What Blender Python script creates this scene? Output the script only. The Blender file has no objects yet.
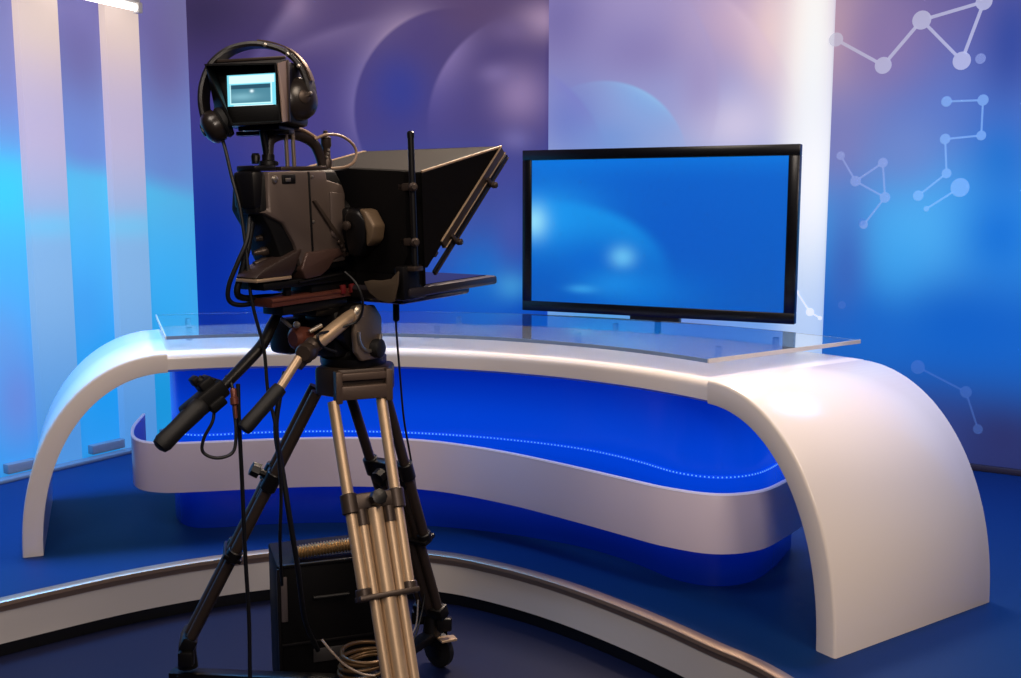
import bpy, bmesh, math, random
from mathutils import Vector, Matrix
random.seed(4)
PI = math.pi
R = math.radians
sc = bpy.context.scene
COL = sc.collection

# ------------------------------------------------------------------ camera
H = 1.5; FPX = 1048.0; PITCH = .1317
cd = bpy.data.cameras.new('studio_view'); cam = bpy.data.objects.new('studio_view', cd); COL.objects.link(cam)
cam.location = (0, 0, H); cam.rotation_euler = (PI/2 - PITCH, 0, 0)
cd.sensor_width = 36; cd.lens = 36*FPX/1021; cd.clip_start = .05
sc.camera = cam
sc.view_settings.view_transform = 'Standard'
sc.view_settings.look = 'None'
FW = Vector((0, math.cos(PITCH), -math.sin(PITCH))); UP = Vector((0, math.sin(PITCH), math.cos(PITCH))); EYE = Vector((0, 0, H))
def ray(x, y): return FW + Vector((1, 0, 0))*((x-510.5)/FPX) + UP*((339-y)/FPX)
def at(x, y, Y):                      # the point at forward distance Y that the photo shows at (x, y)
    v = ray(x, y); return EYE + v*(Y/v.y)

# ------------------------------------------------------------------ materials
def srgb(r, g, b):
    f = lambda c: (c/255/12.92) if c/255 <= .04045 else ((c/255+.055)/1.055)**2.4
    return (f(r), f(g), f(b), 1)
def mat(name, col, rough=.5, metal=0, emit=None, es=0, spec=.5, coat=0, bump=0, bscale=200, var=0, alpha=1, trans=0):
    m = bpy.data.materials.new(name); m.use_nodes = True
    nt = m.node_tree; b = nt.nodes['Principled BSDF']
    b.inputs['Base Color'].default_value = col; b.inputs['Roughness'].default_value = rough; b.inputs['Metallic'].default_value = metal
    b.inputs['Specular IOR Level'].default_value = spec; b.inputs['Coat Weight'].default_value = coat; b.inputs['Alpha'].default_value = alpha
    b.inputs['Transmission Weight'].default_value = trans
    if emit: b.inputs['Emission Color'].default_value = emit; b.inputs['Emission Strength'].default_value = es
    if bump or var:
        tc = nt.nodes.new('ShaderNodeTexCoord'); nz = nt.nodes.new('ShaderNodeTexNoise'); nz.inputs['Scale'].default_value = bscale
        nz.inputs['Detail'].default_value = 4
        nt.links.new(tc.outputs['Object'], nz.inputs['Vector'])
        if bump:
            bp = nt.nodes.new('ShaderNodeBump'); bp.inputs['Strength'].default_value = bump; bp.inputs['Distance'].default_value = .004
            nt.links.new(nz.outputs['Fac'], bp.inputs['Height']); nt.links.new(bp.outputs['Normal'], b.inputs['Normal'])
        if var:
            mx = nt.nodes.new('ShaderNodeMix'); mx.data_type = 'RGBA'
            mx.inputs[6].default_value = tuple(c*(1-var) for c in col[:3])+(1,); mx.inputs[7].default_value = tuple(min(1, c*(1+var)) for c in col[:3])+(1,)
            nt.links.new(nz.outputs['Fac'], mx.inputs[0]); nt.links.new(mx.outputs[2], b.inputs['Base Color'])
    return m

class S:                               # a small expression language over math nodes
    nt = None
    def __init__(s, sock): s.s = sock
    @staticmethod
    def op(o, *a, clamp=False):
        n = S.nt.nodes.new('ShaderNodeMath'); n.operation = o; n.use_clamp = clamp
        for i, x in enumerate(a):
            if isinstance(x, S): S.nt.links.new(x.s, n.inputs[i])
            else: n.inputs[i].default_value = x
        return S(n.outputs[0])
    def __add__(s, o): return S.op('ADD', s, o)
    def __sub__(s, o): return S.op('SUBTRACT', s, o)
    def __rsub__(s, o): return S.op('SUBTRACT', o, s)
    def __mul__(s, o): return S.op('MULTIPLY', s, o)
    __rmul__ = __mul__; __radd__ = __add__
def sstep(x, a, b):
    n = S.nt.nodes.new('ShaderNodeMapRange'); n.interpolation_type = 'SMOOTHSTEP'
    S.nt.links.new(x.s, n.inputs[0]); n.inputs[1].default_value = a; n.inputs[2].default_value = b
    return S(n.outputs[0])
def gexp(q): return S.op('EXPONENT', q * -1.0)
def rad2(u, z, u0, z0, su, sz):
    a = (u-u0)*(1/su); b = (z-z0)*(1/sz); return a*a + b*b
def blend(col, fac, c):
    n = S.nt.nodes.new('ShaderNodeMix'); n.data_type = 'RGBA'
    if isinstance(fac, S): S.nt.links.new(fac.s, n.inputs[0])
    else: n.inputs[0].default_value = fac
    if isinstance(col, S): S.nt.links.new(col.s, n.inputs[6])
    else: n.inputs[6].default_value = col
    n.inputs[7].default_value = c
    return S(n.outputs[2])

# ------------------------------------------------------------------ mesh building
class MB:
    def __init__(s): s.v = []; s.f = []; s.sharp = 40
    def add(s, vs, fs):
        o = len(s.v); s.v += [Vector(v) for v in vs]; s.f += [[i+o for i in f] for f in fs]; return s
    def bm(s, b):
        b.verts.ensure_lookup_table(); b.verts.index_update()
        s.add([v.co.copy() for v in b.verts], [[v.index for v in f.verts] for f in b.faces]); b.free(); return s
    def box(s, c, size, rot=None, bev=0, seg=2):
        b = bmesh.new(); bmesh.ops.create_cube(b, size=1)
        bmesh.ops.scale(b, vec=Vector(size), verts=b.verts)
        if bev: bmesh.ops.bevel(b, geom=b.edges[:], offset=bev, segments=seg, affect='EDGES', profile=.5)
        if rot is not None:
            m = rot if isinstance(rot, Matrix) else Matrix.Rotation(rot, 3, 'Z')
            bmesh.ops.transform(b, matrix=m.to_4x4(), verts=b.verts)
        bmesh.ops.translate(b, vec=Vector(c), verts=b.verts); return s.bm(b)
    def prism(s, poly, lo, hi, axis=2, bev=0, rot=None, off=(0, 0, 0), taper=1):
        # polygon in the two other axes, extruded along axis
        b = bmesh.new(); ax = [i for i in range(3) if i != axis]
        cx = sum(p[0] for p in poly)/len(poly); cy = sum(p[1] for p in poly)/len(poly)
        def mk(p, h, t):
            v = [0, 0, 0]; v[ax[0]] = cx+(p[0]-cx)*t; v[ax[1]] = cy+(p[1]-cy)*t; v[axis] = h; return b.verts.new(v)
        A = [mk(p, lo, 1) for p in poly]; B = [mk(p, hi, taper) for p in poly]; n = len(poly)
        b.faces.new(A); b.faces.new(B[::-1])
        for i in range(n): b.faces.new((A[i], B[i], B[(i+1) % n], A[(i+1) % n]))
        bmesh.ops.recalc_face_normals(b, faces=b.faces[:])
        if bev: bmesh.ops.bevel(b, geom=b.edges[:], offset=bev, segments=2, affect='EDGES', profile=.5)
        if rot is not None: bmesh.ops.transform(b, matrix=rot.to_4x4(), verts=b.verts)
        bmesh.ops.translate(b, vec=Vector(off), verts=b.verts)
        return s.bm(b)
    def tube(s, pts, r, n=12, smooth=0, cap=True, closed=False):
        pts = [Vector(p) for p in pts]
        rs = list(r) if isinstance(r, (list, tuple)) else [r]*len(pts)
        if smooth: pts, rs = catmull(pts, smooth, rs)
        t0 = None; rings = []; N = len(pts)
        for i, p in enumerate(pts):
            a = pts[max(0, i-1)]; c = pts[min(N-1, i+1)]; t = (c-a)
            if t.length < 1e-9: t = Vector((0, 0, 1))
            t.normalize()
            if t0 is None:
                u = t.orthogonal().normalized()
            else:
                u = (t0.rotation_difference(t) @ u); u = (u-t*u.dot(t)).normalized()
            t0 = t; w = t.cross(u)
            rings.append([p+(u*math.cos(2*PI*k/n)+w*math.sin(2*PI*k/n))*rs[i] for k in range(n)])
        vs = [v for g in rings for v in g]; fs = []
        for i in range(N-1):
            for k in range(n):
                fs.append((i*n+k, i*n+(k+1) % n, (i+1)*n+(k+1) % n, (i+1)*n+k))
        if cap: fs += [tuple(range(n))[::-1], tuple((N-1)*n+k for k in range(n))]
        return s.add(vs, fs)
    def cyl(s, a, b, r, r2=None, n=24, ch=0):
        a = Vector(a); b = Vector(b); r2 = r if r2 is None else r2
        if ch:
            d = (b-a).normalized()*ch
            return s.tube([a, a+d*.02, a+d, b-d, b-d*.02, b], [r*.3, r-ch, r, r2, r2-ch, r2*.3], n)
        return s.tube([a, b], [r, r2], n)
    def lathe(s, a, d, prof, n=28):       # profile [(distance along d, radius)]
        a = Vector(a); d = Vector(d).normalized()
        return s.tube_axis(a, d, prof, n)
    def tube_axis(s, a, d, prof, n):
        u = d.orthogonal().normalized(); w = d.cross(u); vs = []; fs = []
        for h, r in prof:
            for k in range(n): vs.append(a+d*h+(u*math.cos(2*PI*k/n)+w*math.sin(2*PI*k/n))*r)
        for i in range(len(prof)-1):
            for k in range(n): fs.append((i*n+k, i*n+(k+1) % n, (i+1)*n+(k+1) % n, (i+1)*n+k))
        fs += [tuple(range(n))[::-1], tuple((len(prof)-1)*n+k for k in range(n))]
        return s.add(vs, fs)
    def grid(s, rows, closed=False):      # rows of equal length, quads between
        n = len(rows[0]); vs = [v for r in rows for v in r]; fs = []
        for i in range(len(rows)-1):
            for k in range(n if closed else n-1):
                fs.append((i*n+k, i*n+(k+1) % n, (i+1)*n+(k+1) % n, (i+1)*n+k))
        return s.add(vs, fs)
    def sweep(s, path, prof, caps=True):  # path of (origin, side, up) frames; closed profile of (side, up)
        rows = [[o+sd*p[0]+up*p[1] for p in prof] for o, sd, up in path]
        o0 = len(s.v); s.grid(rows, closed=True); n = len(prof)
        if caps:
            s.f.append([o0+k for k in range(n)][::-1]); s.f.append([o0+(len(rows)-1)*n+k for k in range(n)])
        return s
    def build(s, name, m, parent=None, space='local', flat=False):
        vs = s.v
        if space == 'world' and parent is not None:
            root = parent
            while root.parent is not None: root = root.parent
            inv = MATS[root.name].inverted(); vs = [inv @ v for v in vs]
        me = bpy.data.meshes.new(name); me.from_pydata([tuple(v) for v in vs], [], s.f); me.validate(); me.update()
        b = bmesh.new(); b.from_mesh(me); bmesh.ops.recalc_face_normals(b, faces=b.faces[:]); b.to_mesh(me); b.free()
        if not flat:
            for p in me.polygons: p.use_smooth = True
            me.set_sharp_from_angle(angle=R(s.sharp))
        if m: me.materials.append(m)
        o = bpy.data.objects.new(name, me); COL.objects.link(o)
        if parent is not None: o.parent = parent
        return o
def catmull(p, k, rs=None):
    q = [p[0]*2-p[1]] + list(p) + [p[-1]*2-p[-2]]; out = []; ro = []
    for i in range(1, len(q)-2):
        for j in range(k):
            t = j/k; a, b, c, d = q[i-1], q[i], q[i+1], q[i+2]
            out.append(.5*((2*b)+(c-a)*t+(2*a-5*b+4*c-d)*t*t+(3*b-a-3*c+d)*t**3))
            if rs: ro.append(rs[i-1]+(rs[i]-rs[i-1])*t)
    out.append(p[-1]); ro.append(rs[-1] if rs else 0)
    return (out, ro) if rs else out
MATS = {}
def tag(o, label=None, cat=None, group=None, kind=None):
    if label: o['label'] = label
    if cat: o['category'] = cat
    if group: o['group'] = group
    if kind: o['kind'] = kind
    return o
def thing(name, label, cat, m=None, group=None):
    o = bpy.data.objects.new(name, None); COL.objects.link(o)
    o.empty_display_size = .1
    M = m if isinstance(m, Matrix) else Matrix.Translation(Vector(m or (0, 0, 0)))
    o.matrix_world = M; o.location = M.to_translation(); o.rotation_euler = M.to_euler()
    MATS[o.name] = M.copy()
    return tag(o, label, cat, group)
def fmat(O, yaw, tilt=0):                # local y = forward, turned right by yaw, tilted up
    return Matrix.Translation(Vector(O)) @ Matrix.Rotation(R(-yaw), 4, 'Z') @ Matrix.Rotation(R(tilt), 4, 'X')

# shared materials
BLK = mat('matte_black_plastic', srgb(10, 9, 9), .5, spec=.25, bump=.15, bscale=300)
BLK2 = mat('satin_black_metal', srgb(15, 13, 13), .38, .3, bump=.05)
CLOTH = mat('black_hood_cloth', srgb(10, 8, 8), .9, spec=.08, bump=.3, bscale=500)
HOODTOP = mat('lit_hood_cloth', srgb(25, 21, 17), .8, spec=.25, bump=.3, bscale=400)  # lighter copy of the hood cloth, light from above painted in
RUB = mat('black_rubber', srgb(9, 8, 8), .6, bump=.1)
TAN = mat('champagne_metal', srgb(186, 160, 130), .42, .55, var=.08, bscale=60)
BRONZE = mat('dark_bronze_metal', srgb(66, 55, 48), .4, .5, var=.1, bscale=60)
GREYB = mat('camera_grey_body', srgb(88, 76, 70), .42, .25, bump=.1, bscale=350)
SILV = mat('silver_metal', srgb(190, 180, 165), .3, .9)
REDM = mat('reddish_plate', srgb(105, 58, 46), .4, .4, var=.1, bscale=80)
RED = mat('red_clip', srgb(96, 20, 22), .45)
CABLE = mat('black_cable', srgb(10, 10, 12), .5)

# ------------------------------------------------------------------ the platform and the floor
C0 = Vector((-.818, 2.758, 0))
def pol(r, a, z=0): return Vector((C0.x+r*math.cos(R(a)), C0.y+r*math.sin(R(a)), z))
ZF = -.215
RIM = [(-28, 1.98), (-10, 1.86), (14, 1.71), (25, 1.62), (42, 1.57), (61, 1.61), (72, 1.64), (93, 1.63), (98, 1.60), (108, 1.55), (123, 1.50), (137, 1.50), (155, 1.6), (175, 1.75)]
rim = catmull([Vector((a, r, 0)) for a, r in RIM], 8)
rim = [(p.x, p.y) for p in rim]
# light smoothing of the radius so that the edge runs as one even curve
for _ in range(14):
    rr = [r for a, r in rim]
    rim = [(rim[i][0], (rr[max(0, i-1)]+rr[i]*2+rr[min(len(rr)-1, i+1)])/4) for i in range(len(rim))]

FLOORM = mat('dark_navy_studio_floor', srgb(9, 15, 44), .5, spec=.25, bump=.05, bscale=120, var=.12)
fl = MB().box((0, 3.2, ZF-.05), (14, 12, .1)).build('floor', FLOORM, flat=True)
tag(fl, kind='structure')

pf = thing('stage_platform', 'low curved stage platform with blue carpet and bronze edge under the white desk', 'stage', (C0.x, C0.y, ZF))
def carpet():
    m = bpy.data.materials.new('blue_stage_carpet'); m.use_nodes = True; nt = S.nt = m.node_tree
    b = nt.nodes['Principled BSDF']; tc = nt.nodes.new('ShaderNodeTexCoord')
    nz = nt.nodes.new('ShaderNodeTexNoise'); nz.inputs['Scale'].default_value = 260; nz.inputs['Detail'].default_value = 3
    nt.links.new(tc.outputs['Object'], nz.inputs['Vector'])
    c = blend(srgb(3, 32, 78), S(nz.outputs['Fac']), srgb(6, 54, 112))
    nt.links.new(c.s, b.inputs['Base Color']); b.inputs['Roughness'].default_value = .55; b.inputs['Specular IOR Level'].default_value = .16
    bp = nt.nodes.new('ShaderNodeBump'); bp.inputs['Strength'].default_value = .12; bp.inputs['Distance'].default_value = .003
    nt.links.new(nz.outputs['Fac'], bp.inputs['Height']); nt.links.new(bp.outputs['Normal'], b.inputs['Normal'])
    return m
WALLS2D = [((-3.70, 4.12), (-2.02, 6.74)), ((-2.02, 6.74), (.32, 6.76)), ((.238, 6.70), (1.88, 6.22)), ((1.862, 6.2), (3.95, 4.91))]
def reach(a):                          # how far the deck runs before it meets a wall
    best = 6.5; d = (math.cos(R(a)), math.sin(R(a)))
    for p, q in WALLS2D:
        ex, ey = q[0]-p[0], q[1]-p[1]; L = math.hypot(ex, ey); ex /= L; ey /= L
        den = d[0]*-ey+d[1]*ex
        if abs(den) < 1e-6: continue
        t = ((p[0]-C0.x)*-ey+(p[1]-C0.y)*ex)/den
        u_ = (C0.x+d[0]*t-p[0])*ex+(C0.y+d[1]*t-p[1])*ey
        if t > 0 and -.6 < u_ < L+.6: best = min(best, t-.004)
    return best
g = MB(); fine = [(rim[0][0]+(rim[-1][0]-rim[0][0])*i/400) for i in range(401)]
def rimr(a):
    for i in range(len(rim)-1):
        if rim[i][0] <= a <= rim[i+1][0]: return rim[i][1]+(rim[i+1][1]-rim[i][1])*(a-rim[i][0])/max(1e-6, rim[i+1][0]-rim[i][0])
    return rim[-1][1]
g.grid([[pol(rimr(a), a, -.03) for a in fine], [pol(rimr(a), a, 0) for a in fine], [pol(2.6, a, 0) for a in fine], [pol(reach(a), a, 0) for a in fine], [pol(reach(a), a, -.03) for a in fine]])
g.build('carpeted_deck', carpet(), pf, 'world')
def ring(prof, name, m, lab=None):
    path = []
    for a, r in rim:
        d = Vector((math.cos(R(a)), math.sin(R(a)), 0)); path.append((pol(r, a, 0), d, Vector((0, 0, 1))))
    o = MB().sweep(path, prof).build(name, m, pf, 'world'); 
    if lab: o['label'] = lab
    return o
EDGE = mat('bronze_edge_trim', srgb(170, 146, 126), .38, .6, bump=.05)
ring([(-.018, .002), (-.018, -.012), (-.010, -.018), (-.004, -.038), (.02, -.038), (.035, .002), (.03, .006), (-.012, .006)], 'edge_trim', EDGE, 'bronze metal nosing along the platform edge')
ring([(0, -.038), (0, -.165), (.03, -.165), (.03, -.038)], 'riser', mat('white_riser', srgb(205, 200, 196), .4, coat=.2), 'white riser of the platform')
ring([(.004, -.165), (.004, ZF+.001), (.03, ZF+.001), (.03, -.165)], 'plinth_strip', mat('black_plinth', srgb(6, 6, 9), .4), 'black strip below the white riser')

# ------------------------------------------------------------------ the backdrop walls, printed panels
TOP = 3.6
class Wall:
    def __init__(s, p0, p1, z0=0, z1=TOP, t=.06):
        s.p0 = Vector((p0[0], p0[1], 0)); d = Vector((p1[0], p1[1], 0))-s.p0; s.L = d.length; s.e = d.normalized()
        s.n = Vector((-s.e.y, s.e.x, 0)); s.z0, s.z1, s.t = z0, z1, t
        s.M = Matrix(((s.e.x, s.n.x, 0, s.p0.x), (s.e.y, s.n.y, 0, s.p0.y), (0, 0, 1, 0), (0, 0, 0, 1)))
    def uz(s, x, y):
        v = ray(x, y); t = (s.p0-EYE).dot(s.n)/v.dot(s.n); P = EYE+v*t
        return (P-s.p0).dot(s.e), P.z
    def blob(s, x, y, rx, ry):
        u0, z0 = s.uz(x, y); a = s.uz(x-rx, y)[0]; b = s.uz(x+rx, y)[0]; c = s.uz(x, y-ry)[1]; d = s.uz(x, y+ry)[1]
        return u0, z0, abs(b-a)/2, abs(c-d)/2
    def build(s, name, m, x0=0, x1=None, y=0):
        x1 = s.L if x1 is None else x1
        o = MB().box(((x0+x1)/2, y+s.t/2, (s.z0+s.z1)/2), (x1-x0, s.t, s.z1-s.z0)).build(name, m, flat=True)
        o.matrix_world = s.M; o.location = s.M.to_translation(); o.rotation_euler = s.M.to_euler()
        MATS[o.name] = s.M.copy()
        return tag(o, kind='structure')
def print_mat(name, wall, ramp, blobs, arcs=(), emit=.75, rough=.45, dif=.35, xr=None):
    """printed panel with added glow, warm wash of the wall tops in its colours: ramp over height [(photo y, colour)], soft colour fields, soft arcs"""
    m = bpy.data.materials.new(name); m.use_nodes = True; nt = S.nt = m.node_tree; b = nt.nodes['Principled BSDF']
    tc = nt.nodes.new('ShaderNodeTexCoord'); sp = nt.nodes.new('ShaderNodeSeparateXYZ'); nt.links.new(tc.outputs['Object'], sp.inputs[0])
    u = S(sp.outputs['X']); z = S(sp.outputs['Z'])
    xm, pts = ramp
    zs = sorted((wall.uz(xm, y)[1], c) for y, c in pts)
    col = None
    for i, (zz, c) in enumerate(zs):
        if col is None: col = blend(c, 0.0, c)
        else: col = blend(col, sstep(z, zs[i-1][0], zz), c)
    for (x, y, rx, ry, c, a) in blobs:
        u0, z0, su, sz = wall.blob(x, y, rx, ry)
        col = blend(col, gexp(rad2(u, z, u0, z0, su, sz))*a, c)
    for (x, y, r, w, side, mx, my, mr, mry, c, a) in arcs:
        u0, z0, su, sz = wall.blob(x, y, r, r)
        q = S.op('SQRT', rad2(u, z, u0, z0, su, sz))
        d = (q-1.0)*side                                   # positive on the fading side
        fall = gexp(S.op('MAXIMUM', d, 0.0)*(1/w))*sstep(d, -.035, .01)
        mu, mz, msu, msz = wall.blob(mx, my, mr, mry)
        col = blend(col, fall*gexp(rad2(u, z, mu, mz, msu, msz))*a, c)
    nt.links.new(col.s, b.inputs['Emission Color']); b.inputs['Emission Strength'].default_value = emit  # emission added to keep the print bright and tint the desk
    dk = nt.nodes.new('ShaderNodeMix'); dk.data_type = 'RGBA'; dk.inputs[0].default_value = 1-dif
    nt.links.new(col.s, dk.inputs[6]); dk.inputs[7].default_value = (0, 0, 0, 1)
    nt.links.new(dk.outputs[2], b.inputs['Base Color']); b.inputs['Roughness'].default_value = rough
    b.inputs['Specular IOR Level'].default_value = .25
    return m
CL = (-2.02, 6.74)
wl = Wall((-3.70, 4.12), CL)
w1 = Wall((CL[0], CL[1]), (.32, 6.76))
w2 = Wall((.238, 6.70), (1.88, 6.22))
w3 = Wall((1.862, 6.2), (3.95, 4.91))

left_blobs = [
 (5, 40, 40, 80, srgb(142, 142, 196), .8), (0, 190, 70, 46, srgb(60, 205, 255), .9), (80, 50, 30, 60, srgb(120, 112, 172), .75),
 (82, 170, 25, 50, srgb(120, 140, 214), .6), (165, 50, 30, 80, srgb(112, 102, 160), .85), (180, 10, 20, 40, srgb(120, 116, 160), .6), (170, 165, 26, 50, srgb(112, 140, 212), .6),
 (0, 340, 30, 40, srgb(110, 160, 226), .6), (20, 400, 30, 50, srgb(120, 130, 205), .7), (170, 300, 40, 60, srgb(60, 185, 252), .8), (110, 380, 50, 70, srgb(22, 160, 240), .85),
 (165, 400, 26, 70, srgb(20, 160, 222), .8), (85, 310, 20, 40, srgb(70, 160, 236), .6)]
left_arcs = [(-60, 900, 705, .07, -1, 70, 215, 160, 60, srgb(70, 220, 255), .85)]
ml = print_mat('printed_panel_left', wl, (100, [(0, srgb(124, 118, 182)), (130, srgb(118, 150, 220)), (260, srgb(80, 180, 246)), (450, srgb(56, 160, 238))]), left_blobs, left_arcs)
wl.build('wall_left', ml)
pur = srgb(62, 52, 118)
b1 = [(205, 15, 70, 50, srgb(46, 36, 76), .9), (250, 60, 40, 40, srgb(62, 46, 96), .7), (215, 270, 60, 130, srgb(0, 40, 150), 1), (290, 130, 50, 60, srgb(72, 64, 140), .7),
      (296, 6, 10, 12, srgb(140, 112, 150), .7), (470, 10, 50, 20, srgb(84, 62, 110), .8), (400, 90, 30, 40, srgb(42, 56, 150), .9), (420, 30, 30, 24, srgb(66, 52, 122), .7), (500, 60, 50, 16, srgb(66, 52, 118), .8),
      (520, 95, 26, 28, srgb(150, 128, 178), .85), (496, 74, 16, 10, srgb(128, 112, 170), .7), (545, 20, 26, 18, srgb(168, 142, 178), .85), (512, 30, 20, 12, srgb(110, 92, 146), .6), (515, 140, 16, 12, srgb(124, 118, 184), .6), (500, 175, 50, 24, srgb(62, 64, 150), .6),
      (440, 215, 50, 50, srgb(66, 84, 172), .8), (490, 275, 46, 40, srgb(20, 120, 214), .9), (512, 285, 16, 14, srgb(70, 170, 235), .8), (300, 290, 80, 60, srgb(0, 56, 180), .8), (515, 230, 20, 40, srgb(74, 90, 178), .8)]
a1 = [(457, 112, 104, .13, 1, 392, 34, 36, 50, srgb(160, 138, 172), .9), (457, 112, 104, .16, 1, 362, 100, 34, 60, srgb(122, 112, 176), .7),
      (545, 128, 116, .16, -1, 452, 62, 34, 36, srgb(140, 122, 180), .75), (545, 128, 116, .3, -1, 445, 100, 26, 36, srgb(96, 88, 168), .3), (430, 330, 300, .04, -1, 350, 44, 60, 26, srgb(130, 112, 160), .7),
      (560, 250, 350, .045, -1, 300, 20, 34, 34, srgb(140, 122, 164), .75), (560, 250, 350, .03, -1, 262, 70, 30, 40, srgb(110, 98, 160), .5)]
m1 = print_mat('printed_panel_back', w1, (400, [(0, srgb(80, 62, 114)), (110, srgb(70, 61, 130)), (200, srgb(52, 70, 152)), (300, srgb(10, 74, 196)), (420, srgb(0, 50, 170))]), b1, a1)
wb = w1.build('wall_back', m1)
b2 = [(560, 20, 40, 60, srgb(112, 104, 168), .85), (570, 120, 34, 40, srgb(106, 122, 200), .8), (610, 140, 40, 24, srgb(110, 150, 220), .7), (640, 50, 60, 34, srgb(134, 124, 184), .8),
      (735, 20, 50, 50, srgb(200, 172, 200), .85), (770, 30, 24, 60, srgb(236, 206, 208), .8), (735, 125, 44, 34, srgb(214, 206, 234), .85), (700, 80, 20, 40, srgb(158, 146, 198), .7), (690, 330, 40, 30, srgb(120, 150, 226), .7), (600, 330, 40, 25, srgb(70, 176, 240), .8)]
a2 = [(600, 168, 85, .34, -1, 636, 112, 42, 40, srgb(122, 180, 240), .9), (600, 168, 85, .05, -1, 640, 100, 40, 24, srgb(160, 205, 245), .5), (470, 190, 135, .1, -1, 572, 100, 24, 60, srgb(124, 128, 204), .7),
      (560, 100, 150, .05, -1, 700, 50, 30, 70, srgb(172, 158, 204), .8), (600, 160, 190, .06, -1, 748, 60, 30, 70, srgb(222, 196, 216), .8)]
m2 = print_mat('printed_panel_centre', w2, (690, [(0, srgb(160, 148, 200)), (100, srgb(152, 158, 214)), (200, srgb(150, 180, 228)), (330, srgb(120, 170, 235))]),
               b2 + [(806, 40, 28, 130, srgb(255, 238, 232), 1), (814, 60, 19, 170, srgb(255, 255, 253), 1), (808, 240, 26, 150, srgb(216, 232, 250), .95), (812, 180, 26, 80, srgb(255, 255, 255), .9), (806, 330, 22, 60, srgb(186, 212, 248), .7)], a2, emit=.8)  # white wash of light along the right edge painted into the print
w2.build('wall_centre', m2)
b3 = [(832, 30, 46, 80, srgb(200, 166, 182), .95), (885, 40, 46, 60, srgb(140, 120, 172), .85), (1012, 40, 36, 80, srgb(34, 66, 152), .9), (1000, 160, 40, 50, srgb(0, 110, 200), .85), (845, 150, 36, 50, srgb(132, 130, 188), .85), (850, 220, 24, 50, srgb(90, 120, 200), .6),
      (920, 230, 60, 60, srgb(80, 180, 242), .9), (900, 270, 30, 40, srgb(64, 170, 240), .6), (1000, 235, 44, 50, srgb(0, 112, 212), .85), (846, 270, 22, 60, srgb(62, 104, 190), .8), (870, 340, 50, 40, srgb(30, 108, 204), .7), (960, 320, 70, 40, srgb(6, 98, 200), .75),
      (920, 430, 60, 36, srgb(56, 70, 136), .9), (1005, 440, 50, 34, srgb(46, 52, 106), .9), (905, 150, 40, 40, srgb(116, 140, 204), .7)]
m3 = print_mat('printed_panel_right', w3, (930, [(0, srgb(104, 96, 160)), (120, srgb(88, 120, 196)), (220, srgb(56, 154, 230)), (330, srgb(20, 104, 202)), (470, srgb(40, 48, 100))]), b3)
wr = w3.build('wall_right', m3)

# molecule chains printed on the right panel
def molecules(wall, parent, name, nodes, links, m, y=-.004, lw=3.0):
    g = MB()
    for (x, yy, r) in nodes:
        u, z = wall.uz(x, yy); ru = abs(wall.uz(x+r, yy)[0]-wall.uz(x-r, yy)[0])/2; rz = abs(wall.uz(x, yy-r)[1]-wall.uz(x, yy+r)[1])/2
        g.add([(u+ru*math.cos(2*PI*k/20), y, z+rz*math.sin(2*PI*k/20)) for k in range(20)], [list(range(20))])
    for (i, j) in links:
        a = nodes[i]; b = nodes[j]; d = Vector((b[0]-a[0], b[1]-a[1])); L = d.length; d.normalize(); nn = Vector((-d.y, d.x))*lw/2
        p = Vector(a[:2])+d*a[2]*.9; q = Vector(b[:2])-d*b[2]*.9
        cs = [p+nn, q+nn, q-nn, p-nn]
        g.add([(wall.uz(*c)[0], y+.001, wall.uz(*c)[1]) for c in cs], [[0, 1, 2, 3]])
    return g.build(name, m, parent, flat=True)
def ink(name, col, a):
    return mat(name, col, .6, emit=col, es=.55, alpha=a, spec=.1)
k = 1/2.826
def zz(l): return [(700+x*k, y*k, r*k) for x, y, r in l]
molecules(w3, wr, 'molecule_print', zz([(385, 112, 20), (518, 185, 24), (627, 57, 27), (740, 172, 26), (803, 5, 24)]), [(0, 1), (1, 2), (2, 4), (2, 3), (3, 4)], ink('pale_ink', srgb(196, 198, 216), .62), lw=3.4)
molecules(w3, wr, 'molecule_print', zz([(697, 287, 15), (800, 283, 16), (795, 383, 14), (693, 393, 15), (697, 490, 14), (735, 530, 27), (617, 553, 15), (640, 590, 8)]), [(0, 1), (1, 2), (2, 3), (3, 4), (4, 6), (5, 7)], ink('mid_ink', srgb(150, 196, 236), .42), lw=2)
molecules(w3, wr, 'molecule_print', zz([(398, 440, 12), (440, 512, 15), (517, 460, 14), (523, 558, 15), (463, 635, 12), (793, 166, 15)]), [(0, 1), (1, 2), (2, 3), (1, 3), (3, 4)], ink('faint_ink', srgb(170, 186, 226), .34), lw=2)
molecules(w3, wr, 'molecule_print', [(918, 367, 7), (966, 392, 6), (978, 429, 5), (862, 222, 4), (842, 305, 4)], [(0, 1), (1, 2)], ink('dim_ink', srgb(90, 130, 200), .3), lw=2)
molecules(w2, wb if False else bpy.data.objects['wall_centre'], 'molecule_print', [(797, 292, 2), (810, 312, 4), (820, 318, 2)], [(0, 1), (1, 2)], ink('white_ink', srgb(250, 252, 255), .9), lw=1.4)
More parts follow.
